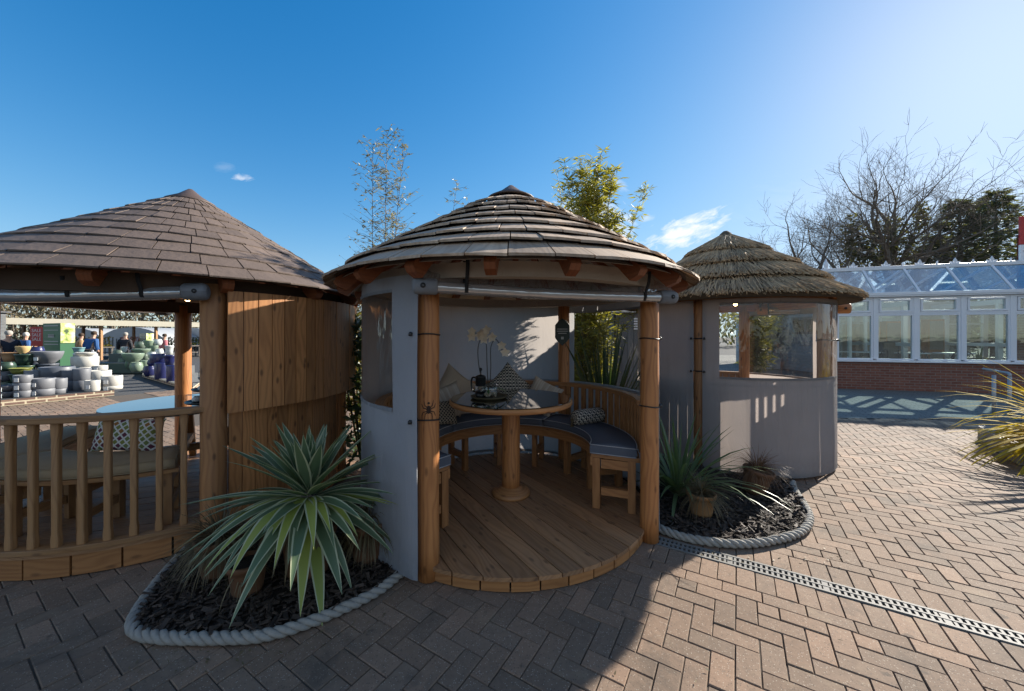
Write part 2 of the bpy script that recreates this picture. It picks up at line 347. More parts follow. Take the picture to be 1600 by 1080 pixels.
M['orchid'] = leafmat('orchid_leaf', (0.07, 0.13, 0.05), (0.10, 0.18, 0.07), 0.2, 0.3)
M['shed'] = wood('grey_painted_boards', (0.23, 0.25, 0.265), (0.18, 0.195, 0.205), 0.6, 0.1)
M['shed_dark'] = wood('dark_grey_boards', (0.115, 0.12, 0.125), (0.075, 0.08, 0.083), 0.65, 0.1)
M['siding'] = wood('pale_blue_siding', (0.34, 0.39, 0.42), (0.29, 0.335, 0.365), 0.55, 0.0)
M['fascia'] = plain('cream_fascia', (0.60, 0.55, 0.43), 0.7, 0, 0.1)
M['felt_roof'] = plain('roofing_felt', (0.10, 0.10, 0.105), 0.9)
M['burn'] = plain('scorched_wood', (0.030, 0.014, 0.008), 0.8)
M['plaque'] = plain('green_slate_plaque', (0.022, 0.040, 0.035), 0.45)
M['paint_w'] = plain('white_lettering', (0.75, 0.75, 0.73), 0.6, 0, 0.05)
M['red'] = plain('red_sign', (0.50, 0.035, 0.03), 0.5, 0, 0.06)
M['lat'] = lattice('trellis_cloth', (1, 1, 1), (0.62, 0.62, 0.58), [(0.20, 0.22, 0.05), (0.12, 0.03, 0.05), (0.28, 0.13, 0.03), (0.16, 0.20, 0.06)], 9.0)
M['tri'] = triangles('geometric_cloth', (0.035, 0.032, 0.035), (0.60, 0.55, 0.46), 16.0)
M['dia'] = lattice('woven_diamond_cloth', (1, 1, 1), (0.46, 0.40, 0.31), [(0.03, 0.028, 0.03), (0.035, 0.03, 0.03), (0.05, 0.045, 0.045)], 9.0)
M['str'] = stripes('striped_linen', (0.46, 0.37, 0.29), (0.56, 0.50, 0.42), 22.0)
M['plainp'] = fabric('oatmeal_linen', (0.46, 0.36, 0.27), 0.0, 0.6, 700)
# ---------------------------------------------------------------- mesh helpers
class MB:
    def __init__(s): s.V = []; s.Fc = []; s.U = []; s.Mi = []; s.S = []
    def face(s, idx, uv=None, mi=0, sm=False):
        s.Fc.append(tuple(idx)); s.U.append(uv or [(0, 0)] * len(idx)); s.Mi.append(mi); s.S.append(sm)
    def grid(s, P, mi=0, sm=True, closed_u=False, uvs=None, flip=False):
        # P[i][j] points; makes quads
        n, m = len(P), len(P[0]); b = len(s.V)
        for row in P: s.V.extend(tuple(p) for p in row)
        for i in range(n - 1 + (1 if closed_u else 0)):
            for j in range(m - 1):
                i2 = (i + 1) % n
                q = [b + i * m + j, b + i2 * m + j, b + i2 * m + j + 1, b + i * m + j + 1]
                if uvs:
                    r2 = uvs[i + 1] if closed_u else uvs[i2]
                    uv = [uvs[i][j], r2[j], r2[j + 1], uvs[i][j + 1]]
                else: uv = [(0, 0)] * 4
                if flip: q.reverse(); uv.reverse()
                s.face(q, uv, mi, sm)
    def box(s, c, size, rot=None, mi=0, grain=None, taper=1.0):
        c = Vector(c); sx, sy, sz = (v / 2 for v in size)
        g = grain if grain is not None else max(range(3), key=lambda k: size[k])
        b = len(s.V); L = []
        for k in range(8):
            x = sx if k & 1 else -sx; y = sy if k & 2 else -sy; z = sz if k & 4 else -sz
            if z > 0: x *= taper; y *= taper
            L.append(Vector((x, y, z)))
        for p in L:
            q = (rot @ p) if rot is not None else p
            s.V.append(tuple(c + q))
        for f, ax in (((0, 2, 3, 1), 2), ((4, 5, 7, 6), 2), ((0, 1, 5, 4), 1), ((2, 6, 7, 3), 1), ((0, 4, 6, 2), 0), ((1, 3, 7, 5), 0)):
            o = [k for k in range(3) if k != ax]
            if g in o: o = [g] + [k for k in o if k != g]
            s.face([b + i for i in f], [(L[i][o[0]], L[i][o[1]] + ax * .37) for i in f], mi)
    def bar(s, p, q, w, h, up=(0, 0, 1), mi=0):
        p, q = Vector(p), Vector(q); d = q - p; L = d.length; d.normalize()
        u = Vector(up); sd = d.cross(u)
        if sd.length < 1e-4: sd = d.cross(Vector((1, 0, 0)))
        sd.normalize(); u = sd.cross(d)
        s.box((p + q) / 2, (L, w, h), Matrix((d, sd, u)).transposed(), mi, 0)
    def tube(s, path, r, n=8, mi=0, caps=True, closed=False, sm=True):
        P = [Vector(p) for p in path]; m = len(P)
        rs = r if isinstance(r, (list, tuple)) else [r] * m
        T = []
        for i in range(m):
            a = P[(i - 1) % m] if (i or closed) else P[0]; b_ = P[(i + 1) % m] if (i < m - 1 or closed) else P[-1]
            T.append((b_ - a).normalized() if (b_ - a).length > 1e-9 else Vector((0, 0, 1)))
        nrm = T[0].cross(Vector((0, 0, 1)))
        if nrm.length < 1e-3: nrm = T[0].cross(Vector((1, 0, 0)))
        nrm.normalize(); L = 0; b = len(s.V); Ls = []
        for i in range(m):
            if i: L += (P[i] - P[i - 1]).length
            Ls.append(L)
            nrm = nrm - T[i] * nrm.dot(T[i])
            if nrm.length < 1e-6: nrm = T[i].orthogonal()
            nrm.normalize(); bi = T[i].cross(nrm)
            for k in range(n):
                a = 2 * pi * k / n
                s.V.append(tuple(P[i] + (nrm * math.cos(a) + bi * math.sin(a)) * rs[i]))
        rr = max(rs)
        for i in range(m - 1 + (1 if closed else 0)):
            i2 = (i + 1) % m; la = Ls[i]; lb = Ls[i2] if i2 else L + .01
            for k in range(n):
                k2 = (k + 1) % n; va, vb = 2 * pi * rr * k / n, 2 * pi * rr * (k + 1) / n
                s.face([b + i * n + k, b + i * n + k2, b + i2 * n + k2, b + i2 * n + k], [(la, va), (la, vb), (lb, vb), (lb, va)], mi, sm)
        if caps and not closed:
            s.face([b + k for k in reversed(range(n))], [(0.3 + math.cos(2 * pi * k / n) * rr, math.sin(2 * pi * k / n) * rr) for k in range(n)], mi)
            e = b + (m - 1) * n
            s.face([e + k for k in range(n)], [(0.3 + math.cos(2 * pi * k / n) * rr, math.sin(2 * pi * k / n) * rr) for k in range(n)], mi)
    def lathe(s, prof, n=24, c=(0, 0, 0), mi=0, sm=True, rot=None, caps=True):
        c = Vector(c); P = []; U = []; L = 0; rm = max(r for r, z in prof)
        for i in range(n + 1):
            a = 2 * pi * i / n; row = []; ur = []; L = 0
            for j, (r, z) in enumerate(prof):
                if j: L += math.hypot(r - prof[j - 1][0], z - prof[j - 1][1])
                v = Vector((r * math.cos(a), r * math.sin(a), z))
                row.append(c + (rot @ v if rot is not None else v)); ur.append((a * rm, L))
            P.append(row); U.append(ur)
        s.grid(P[:-1], mi, sm, True, U)
    def arc(s, r0, r1, z0, z1, a0, a1, n=24, c=(0, 0), mi=0):
        # curved slab, angles in degrees
        P = []; U = []; rm = (r0 + r1) / 2
        for i in range(n + 1):
            a = R(a0 + (a1 - a0) * i / n); ca, sa = math.cos(a), math.sin(a)
            P.append([(c[0] + r * ca, c[1] + r * sa, z) for r, z in ((r0, z0), (r1, z0), (r1, z1), (r0, z1), (r0, z0))])
            l = a * rm; w = r1 - r0; h = z1 - z0
            U.append([(l, 0), (l, w), (l, w + h), (l, 2 * w + h), (l, 2 * w + 2 * h)])
        b = len(s.V); m = 5
        s.grid(P, mi, False, False, U)
        s.face([b, b + 3, b + 2, b + 1], [(0, 0), (0, z1 - z0), (r1 - r0, z1 - z0), (r1 - r0, 0)], mi)
        e = b + n * m
        s.face([e, e + 1, e + 2, e + 3], [(0, 0), (r1 - r0, 0), (r1 - r0, z1 - z0), (0, z1 - z0)], mi)
    def blade(s, base, d, L, w, droop, n=7, mi=0, mi_edge=None, fold=0.25, twist=0.0, tipw=0.0, shape=None):
        # strap leaf; d start direction, bends down by droop over its length
        p = Vector(base); d = Vector(d).normalized(); rows = []; ur = []
        side = d.cross(Vector((0, 0, 1)))
        if side.length < 1e-3: side = Vector((1, 0, 0))
        side.normalize(); side = Matrix.Rotation(twist, 3, d) @ side
        for i in range(n + 1):
            f = i / n
            ww = w * (shape(f) if shape else (min(1, 0.55 + 1.6 * f) * (1 - max(0, (f - .35) / .65) ** 1.6)) ) + tipw
            up = side.cross(d).normalized()
            if mi_edge is None: cs = (-1, 0, 1)
            else: cs = (-1, -.72, 0, .72, 1)
            rows.append([p + side * (ww / 2 * k) + up * (abs(k) * fold * ww / 2) for k in cs]); ur.append([(f * L, k * ww) for k in cs])
            d = (d + Vector((0, 0, -droop / n))).normalized(); p = p + d * (L / n)
            side = (side - d * side.dot(d)).normalized()
        b = len(s.V); m = len(rows[0])
        for r in rows: s.V.extend(tuple(v) for v in r)
        for i in range(n):
            for j in range(m - 1):
                mm = mi if (mi_edge is None or 0 < j < m - 2) else mi_edge
                s.face([b + i * m + j, b + (i + 1) * m + j, b + (i + 1) * m + j + 1, b + i * m + j + 1], [ur[i][j], ur[i + 1][j], ur[i + 1][j + 1], ur[i][j + 1]], mm, True)
    def leaf(s, p, d, L, w, mi=0, nrm=None):
        p = Vector(p); d = Vector(d).normalized(); sd = d.cross(nrm or Vector((random.uniform(-1, 1), random.uniform(-1, 1), random.uniform(-1, 1))))
        if sd.length < 1e-3: sd = d.orthogonal()
        sd.normalize(); b = len(s.V)
        s.V.extend([tuple(p), tuple(p + d * L * .4 + sd * w / 2), tuple(p + d * L), tuple(p + d * L * .4 - sd * w / 2)])
        s.face([b, b + 1, b + 2, b + 3], None, mi)
    def build(s, name, mats, parent=None, bevel=0, loc=None, smooth_angle=None):
        used = sorted({i for f in s.Fc for i in f})
        if len(used) < len(s.V):
            mp = {i: k for k, i in enumerate(used)}; s.V = [s.V[i] for i in used]; s.Fc = [tuple(mp[i] for i in f) for f in s.Fc]
        me = bpy.data.meshes.new(name); me.from_pydata(s.V, [], s.Fc)
        if not isinstance(mats, (list, tuple)): mats = [mats]
        for m in mats: me.materials.append(M[m] if isinstance(m, str) else m)
        me.polygons.foreach_set('material_index', s.Mi); me.polygons.foreach_set('use_smooth', s.S)
        ul = me.uv_layers.new(name='UVMap'); fl = []
        for u in s.U:
            for a in u: fl.extend(a)
        ul.data.foreach_set('uv', fl); me.update()
        o = bpy.data.objects.new(name, me); col.objects.link(o)
        if parent: o.parent = parent
        if loc is not None: o.location = loc
        if bevel:
            bm_ = o.modifiers.new('bevel', 'BEVEL'); bm_.width = bevel; bm_.segments = 2; bm_.limit_method = 'ANGLE'; bm_.angle_limit = R(40)
        return o
def tag(o, label, cat, group=None):
    o['label'] = label; o['category'] = cat
    if group: o['group'] = group
    return o
def thing(name, label, cat, loc=(0, 0, 0), rz=0.0, group=None):
    o = bpy.data.objects.new(name, None); col.objects.link(o); o.location = loc; o.rotation_euler = (0, 0, rz); o.empty_display_size = .1
    return tag(o, label, cat, group)
def struct(o, kind='structure'): o['kind'] = kind; return o
def dup(o, loc=None, rz=None, label=None, scale=None):
    kids = {}
    for x in list(bpy.data.objects):
        if x.parent: kids.setdefault(x.parent.name, []).append(x)
    def rec(src, par):
        c = src.copy(); col.objects.link(c)
        if par: c.parent = par
        for k in kids.get(src.name, []): rec(k, c)
        return c
    c = rec(o, None)
    if loc is not None: c.location = loc
    if rz is not None: c.rotation_euler = (0, 0, rz)
    if label: c['label'] = label
    if scale: c.scale = (scale,) * 3 if not isinstance(scale, tuple) else scale
    return c
def text(s, size, mat_, parent, loc, rot, ext=0.002, name='lettering', align='CENTER'):
    cu = bpy.data.curves.new(name, 'FONT'); cu.body = s; cu.size = size; cu.extrude = ext; cu.align_x = align; cu.align_y = 'CENTER'
    tmp = bpy.data.objects.new('tmp', cu); me = bpy.data.meshes.new_from_object(tmp); bpy.data.objects.remove(tmp); bpy.data.curves.remove(cu)
    me.materials.clear(); me.materials.append(M[mat_]); me.name = name; o = bpy.data.objects.new(name, me); col.objects.link(o)
    if parent: o.parent = parent
    o.location = loc; o.rotation_euler = rot; return o
def gpos(px, py, z=0.0):
    d = (EYE - z) * F / (py - HY); return ((px - HX) / F * d, d, z)
def pt(px, py, d): return Vector(((px - HX) / F * d, d, EYE + (HY - py) / F * d))
def rz_(a): return Matrix.Rotation(a, 3, 'Z')
def nz(x, y=0., z=0.): return noise.noise(Vector((x, y, z)))
def catmull(P, k=8, closed=False):
    P = [Vector(p) for p in P]; out = []; n = len(P)
    for i in range(n if closed else n - 1):
        g = lambda j: P[j % n] if closed else P[max(0, min(n - 1, j))]
        a, b, c, d = g(i - 1), g(i), g(i + 1), g(i + 2)
        for q in range(k):
            t = q / k
            out.append(0.5 * ((2 * b) + (c - a) * t + (2 * a - 5 * b + 4 * c - d) * t * t + (3 * b - a - 3 * c + d) * t ** 3))
    if not closed: out.append(P[-1])
    return out

# ---------------------------------------------------------------- ground
DR0 = Vector((1.096, 2.81)); DRU = Vector((1.514, -0.927)).normalized(); DRV = Vector((-DRU.y, DRU.x))   # drain line
def build_ground():
    mb = MB(); mb.box((0, 60, -0.55), (600, 640, 1.0)); struct(mb.build('ground', 'soil'))
    # soil further out is hidden by asphalt
    mb = MB(); mb.box((-10, 40, -0.045), (240, 160, 0.02)); o = struct(mb.build('asphalt_road', 'asphalt'))
    # grey setts in front of the conservatory
    mb = MB(); b = len(mb.V); pts = [(3.6, 7.15), (30, 5.6), (30, 30), (-3, 30), (-3, 8.4)]
    mb.V.extend([(x, y, -0.004) for x, y in pts]); mb.face(range(5), [(x * DRU.x + y * DRU.y, x * DRV.x + y * DRV.y) for x, y in pts]); struct(mb.build('sett_path', 'slab'))
    # sand bed under the pavers
    mb = MB(); pts = [(-16, -3), (14, -3), (14, 5.9), (3.6, 7.15), (-3, 8.6), (-3, 12.1), (-8.8, 12.1), (-14.0, 3.2)]
    mb.V.extend([(x, y, -0.012) for x, y in pts]); mb.face(range(len(pts))); struct(mb.build('sand_bed', 'joint'))
    p = 0.104; mb = MB(); rg = random.Random(3)
    def inside(x, y):
        if y < 0.75 or abs(x) > 1.46 * y + 0.5: return False
        if x > -3: return y < 8.5 if x < 3.6 else y < 7.15 - (x - 3.6) * 0.0587
        return (x + 11.2) * 1.33 - (y - 8.07) * .77 > 0.03 and y < 12.0
    def put(u0, u1, v0, v1):
        c = DR0 + DRU * ((u0 + u1) / 2) + DRV * ((v0 + v1) / 2)
        if not inside(c.x, c.y): return
        g = 0.0022; ch = 0.0034; hz = rg.gauss(0, .0013) - .0045 + .004 * nz(c.x * .9, c.y * .9); tx = rg.gauss(0, .007); ty = rg.gauss(0, .007)
        du = rg.uniform(-.0012, .0012); dv = rg.uniform(-.0012, .0012)
        u0 += g + du; u1 += -g + du; v0 += g + dv; v1 += -g + dv; b = len(mb.V); uc, vc = (u0 + u1) / 2, (v0 + v1) / 2
        for (i, zz) in ((0.0, -0.011), (0.0, -.004), (ch, 0.0)):
            for uu, vv in ((u0 + i, v0 + i), (u1 - i, v0 + i), (u1 - i, v1 - i), (u0 + i, v1 - i)):
                q = DR0 + DRU * uu + DRV * vv
                mb.V.append((q.x, q.y, zz + hz + tx * (uu - uc) + ty * (vv - vc)))
        for k in range(4):
            k2 = (k + 1) % 4
            mb.face([b + k, b + k2, b + 4 + k2, b + 4 + k]); mb.face([b + 4 + k, b + 4 + k2, b + 8 + k2, b + 8 + k])
        mb.face([b + 8, b + 9, b + 10, b + 11])
    hb = 0.066; sold = hb + 2 * p; stre = sold + p
    # courses beside the drain
    for sgn in (1, -1):
        for i in range(-70, 110):
            a, b_ = sorted((sgn * hb, sgn * sold)); put(i * p, (i + 1) * p, a, b_)
        for i in range(-36, 56):
            a, b_ = sorted((sgn * sold, sgn * stre)); put(i * 2 * p + .03, (i + 1) * 2 * p + .03, a, b_)
        for X in range(-190, 160):
            for Y in range(0, 150):
                yy = Y if sgn > 0 else -1 - Y
                m = (X - yy) % 4; v0 = sgn * stre + (yy * p if sgn > 0 else (yy + 1) * p)
                v0 = stre + yy * p if sgn > 0 else -stre + (yy) * p
                if m == 0: put(X * p, (X + 2) * p, v0, v0 + p)
                elif m == 3: put(X * p, (X + 1) * p, v0, v0 + 2 * p) if not (sgn < 0 and yy == -1) else put(X * p, (X + 1) * p, v0, v0 + p)
                elif m == 2 and sgn > 0 and yy == 0: put(X * p, (X + 1) * p, v0, v0 + p)
    struct(mb.build('block_paving', 'paver'))
    lv = MB()   # wind blown leaf litter
    for k in range(150):
        x, y = rg.uniform(-2.6, 5.5), rg.uniform(1.3, 6.5)
        if k < 90: # gathers along the rope and the deck edge
            a = rg.uniform(0, 1); x, y = (1.2 + 1.2 * a + rg.gauss(0, .05), 2.72 - .1 * math.sin(a * 3) - rg.random() * .16) if k % 2 else (-1.9 + 1.2 * a, 1.83 + .5 * max(0, a - .5) - rg.random() * .14)
        a = rg.uniform(0, 6.28); lv.leaf((x, y, .003), (math.cos(a), math.sin(a), rg.uniform(0, .35)), rg.uniform(.012, .034), rg.uniform(.004, .014), 0, Vector((rg.gauss(0, .2), rg.gauss(0, .2), 1)))
    struct(lv.build('leaf_litter', 'sedge'), 'stuff')
    # linear drain
    t = thing('drain_channel', 'narrow slotted metal drain grate set in the brick paving', 'drain', (DR0.x, DR0.y, 0), math.atan2(DRU.y, DRU.x))
    g = MB(); L0, L1 = -0.55, 4.4
    for v, w in ((-0.055, .016), (0, .012), (0.055, .016)): g.box(((L0 + L1) / 2, v, -0.004), (L1 - L0, w, 0.012), grain=0)
    n = int((L1 - L0) / 0.03)
    for i in range(n):
        x = L0 + (i + .5) * 0.03
        for v in (-.0265, .0265): g.box((x, v, -0.005), (0.014 if i % 17 else .03, .043, 0.010), grain=1)
    g.build('grate', 'drain', t)
    ch = MB(); ch.box(((L0 + L1) / 2, 0, -0.016), (L1 - L0, .128, 0.006)); ch.build('channel', 'dark', t)
build_ground()

# ---------------------------------------------------------------- rope edging and bark beds
def rope(name, label, pts, r):
    P = catmull([(x, y, r * .95) for x, y in pts], 14)
    # resample evenly
    Q = [P[0]]; acc = 0; step = r * .32
    for a, b in zip(P, P[1:]):
        L = (b - a).length; d = step - acc
        while d <= L: Q.append(a + (b - a) * (d / L)); d += step
        acc = (acc + L) % step
    rf = random.Random(19); mb = MB(); pitch = r * 5.2
    for k in range(3):
        path = []
        for i, q in enumerate(Q):
            t = (Q[min(i + 1, len(Q) - 1)] - Q[max(i - 1, 0)]).normalized(); s = t.cross(Vector((0, 0, 1))).normalized(); u = s.cross(t)
            a = -2 * pi * (i * step) / pitch + k * 2 * pi / 3
            path.append(q + (s * math.cos(a) + u * math.sin(a)) * r * .5 * (1 + .10 * nz(i * .06, 7, k)) + Vector((.004 * nz(i * .021, 9), .004 * nz(i * .021, 12), .004 * nz(i * .05, k))))
        mb.tube(path, [r * .56 * (1 + .07 * nz(i * .4, k, 3.3)) for i in range(len(path))], 7)
    for k in range(420):     # loose fibres
        q = rf.choice(Q); a = rf.uniform(0, pi); e = rf.uniform(0, 6.28)
        mb.leaf(q + Vector((math.cos(e) * math.cos(a), math.sin(e) * math.cos(a), abs(math.sin(a)))) * r * .95, (rf.gauss(0, 1), rf.gauss(0, 1), rf.gauss(.2, .7)), rf.uniform(.01, .028), .0016)
    return tag(mb.build(name, 'rope'), label, 'rope edging')
def bed(name, poly, n, seed, avoid=()):
    rg = random.Random(seed); xs = [p[0] for p in poly]; ys = [p[1] for p in poly]
    def ins(x, y):
        c = False; j = len(poly) - 1
        for i in range(len(poly)):
            if (poly[i][1] > y) != (poly[j][1] > y) and x < (poly[j][0] - poly[i][0]) * (y - poly[i][1]) / (poly[j][1] - poly[i][1]) + poly[i][0]: c = not c
            j = i
        return c
    mb = MB(); b = len(mb.V); cx, cy = sum(xs) / len(xs), sum(ys) / len(ys)
    mb.V.append((cx, cy, .05)); mb.V.extend([(x, y, .022) for x, y in poly])
    for i in range(len(poly)): mb.face([b, b + 1 + i, b + 1 + (i + 1) % len(poly)], None, 1, True)
    k = 0
    while k < n:
        x, y = rg.uniform(min(xs), max(xs)), rg.uniform(min(ys), max(ys))
        if not ins(x, y): continue
        k += 1
        e = Matrix.Rotation(rg.uniform(0, 2 * pi), 3, 'Z') @ Matrix.Rotation(rg.gauss(0, .35), 3, 'X') @ Matrix.Rotation(rg.gauss(0, .3), 3, 'Y')
        L = rg.uniform(.018, .062)
        mb.box((x, y, .045 + rg.uniform(-.012, .018)), (L, L * rg.uniform(.15, .45), rg.uniform(.003, .008)), e)
    return struct(mb.build(name, ['bark', 'soil']), 'stuff')
ROPE1 = [(-2.33, 2.66), (-2.22, 2.35), (-2.06, 2.02), (-1.93, 1.90), (-1.76, 1.865), (-1.5, 1.86), (-1.23, 1.885), (-.985, 2.03), (-.79, 2.22), (-.70, 2.42), (-.71, 2.54)]
rope('rope_edging', 'thick grey twisted rope edging the bark bed under the spiky yucca', ROPE1, .030)
bed('bark_mulch', ROPE1 + [(-.8, 2.7), (-1.2, 3.1), (-1.5, 3.6), (-1.9, 3.3)], 3600, 5)
ROPE2 = [(1.10, 2.99), (1.18, 2.90), (1.34, 2.77), (1.64, 2.70), (1.95, 2.75), (2.26, 2.88), (2.50, 3.10), (2.66, 3.38), (2.80, 3.66), (2.92, 3.85)]
rope('rope_edging', 'thick grey rope edging the bark bed between the middle and thatched huts', ROPE2, .031)
bed('bark_mulch', ROPE2 + [(2.6, 4.3), (2.0, 5.0), (1.3, 4.8), (1.15, 3.9)], 4200, 6)
# ---------------------------------------------------------------- huts
def cone_shell(name, za, ze, Re, mat_, parent, th=.02, n=72, sag=0.0):
    mb = MB(); prof = [(0.02, za)] + [(Re * f, za + (ze - za) * f + sag * math.sin(pi * f)) for f in (.2, .4, .6, .8, 1.0)]
    prof += [(r, z - th) for r, z in reversed(prof)]
    mb.lathe(prof, n); return mb.build(name, mat_, parent)
def shingles(parent, za, ze, Re, radii, N, th, mat_, seed, rag=.006, lift=.012, jit=.16):
    rg = random.Random(seed); mb = MB(); zf = lambda r: za + (ze - za) * r / Re
    radii = sorted(radii, reverse=True)
    for ci, rl in enumerate(radii):
        ru = (radii[ci + 1] if ci + 1 < len(radii) else rl - .16) - .05
        off = rg.random(); edges = [(k + off + rg.uniform(-jit, jit)) * 2 * pi / N for k in range(N)]
        for k in range(N):
            a0 = edges[k]; a1 = edges[(k + 1) % N] + (2 * pi if k == N - 1 else 0); gp = .0035 / rl
            a0 += gp; a1 -= gp; r_ = rl + rg.uniform(-rag, rag); lf = (lift if ci else min(lift, .012)) + rg.uniform(-.004, .004); tl = rg.uniform(-.003, .003)
            b = len(mb.V); rows = []
            nn = 3
            for (rr, zo) in ((ru, .002), (r_, lf + th * .5), (r_ - .002, lf - th * .7)):
                row = []
                for q in range(nn):
                    a = a0 + (a1 - a0) * q / (nn - 1); tq = tl * (q - 1)
                    rj = rr + (rg.uniform(-.004, .004) if rr != ru and rag > 0.004 else 0)
                    row.append((rj * math.cos(a), rj * math.sin(a), zf(rj) + zo + tq))
                rows.append(row)
            L = r_ - ru; W = (a1 - a0) * rl
            mb.V.extend(sum(rows, []))
            for q in range(nn - 1):
                f0, f1 = q / (nn - 1), (q + 1) / (nn - 1)
                mb.face([b + q, b + nn + q, b + nn + q + 1, b + q + 1], [(0, f0 * W), (L, f0 * W), (L, f1 * W), (0, f1 * W)])
                mb.face([b + nn + q, b + 2 * nn + q, b + 2 * nn + q + 1, b + nn + q + 1], [(L, f0 * W), (L + th, f0 * W), (L + th, f1 * W), (L, f1 * W)])
            # sides
            mb.face([b, b + 2 * nn, b + nn], [(0, 0), (L, th), (L, 0)])
            mb.face([b + nn - 1, b + 2 * nn - 1, b + 3 * nn - 1], [(0, W), (L, W), (L, W + th)])
    return mb.build('roof_shingles', mat_, parent)
def roof_cap(parent, za, r, h, mat_='cap'):
    mb = MB(); mb.lathe([(0.001, za + .028), (.02, za + .026), (r * .5, za - h * .42), (r, za - h), (r + .004, za - h - .012), (r - .02, za - h - .016), (0.0, za - h * .4)], 40)
    mb.build('ridge_cap', mat_, parent)
def rafters(parent, za, ze, Re, n, a_off, w, h, mat_, r0=.25, drop=.02, r1=None):
    zf = lambda r: za + (ze - za) * r / Re - drop
    r1 = r1 or Re - .08
    for k in range(n):
        a = R(a_off + 360 * k / n); ca, sa = math.cos(a), math.sin(a); mb = MB()
        prof = [(r0, zf(r0)), (r1, zf(r1)), (r1 + .012, zf(r1) - h * .3), (r1 - .01, zf(r1) - h * .65), (r1 - .07, zf(r1) - h * .92), (r1 - .16, zf(r1 - .16) - h), (r0, zf(r0) - h)]
        b = len(mb.V); m = len(prof)
        for s in (-w / 2, w / 2):
            for r, z in prof: mb.V.append((r * ca - s * sa, r * sa + s * ca, z))
        mb.face([b + i for i in range(m)], [(r, z) for r, z in prof]); mb.face([b + m + i for i in reversed(range(m))], [(r, z) for r, z in reversed(prof)])
        for i in range(m):
            j = (i + 1) % m; mb.face([b + i, b + m + i, b + m + j, b + j], [(prof[i][0], 0), (prof[i][0], w), (prof[j][0], w), (prof[j][0], 0)])
        mb.build('rafter', mat_, parent)
def post(parent, x, y, z0, z1, r, mat_='post', seed=0):
    mb = MB(); n = 10
    mb.tube([(x + .004 * nz(seed, i * .7), y + .004 * nz(seed + 5, i * .7), z0 + (z1 - z0) * i / n) for i in range(n + 1)], [r * (1 + .02 * nz(seed, i * .9, 2)) for i in range(n + 1)], 20, caps=True)
    return mb.build('post', mat_, parent)
def deck(parent, Rd, z, th, ang, bw=.142, mat_='deck', skirt_n=36, skirt_h=.085, a_gap=None, name='deck_boards'):
    # round deck of parallel boards running along ang
    mb = MB(); ca, sa = math.cos(R(ang)), math.sin(R(ang)); n = int(2 * Rd / bw) + 1; rg = random.Random(4)
    for i in range(n):
        v0 = -Rd + i * bw + .003; v1 = min(v0 + bw - .008, Rd - .002)
        if v1 - v0 < .02: continue
        K = 7; b = len(mb.V); ring = []
        left = [(-math.sqrt(max(0, Rd * Rd - v * v)), v) for v in [v0 + (v1 - v0) * k / K for k in range(K + 1)]]
        right = [(-u, v) for u, v in reversed(left)]
        out = left + right; m = len(out); dz = rg.uniform(-.0015, .0015)
        for zz in (z + dz, z - th):
            for u, v in out: mb.V.append((u * ca - v * sa, u * sa + v * ca, zz))
        mb.face([b + i_ for i_ in reversed(range(m))], [(u, v) for u, v in reversed(out)])
        for k in range(m):
            k2 = (k + 1) % m; mb.face([b + k, b + k2, b + m + k2, b + m + k], [(out[k][0], out[k][1]), (out[k2][0], out[k2][1]), (out[k2][0], out[k2][1] + th), (out[k][0], out[k][1] + th)])
    d = mb.build(name, mat_, parent)
    mb = MB(); rs = Rd - .012; st = 360 / skirt_n
    for k in range(skirt_n):
        mb.arc(rs - .028, rs - .002 * (k % 2), .004, z - th - .001, k * st + .25, (k + 1) * st - .25, 2)
    mb.build('deck_skirt', 'bench' if mat_ == 'deck' else 'rail', parent)
    mb = MB(); mb.lathe([(0.01, .002), (rs - .04, .002), (rs - .04, z - th - .004), (0.01, z - th - .004)], 48); mb.build('deck_core', 'dark', parent)
    return d
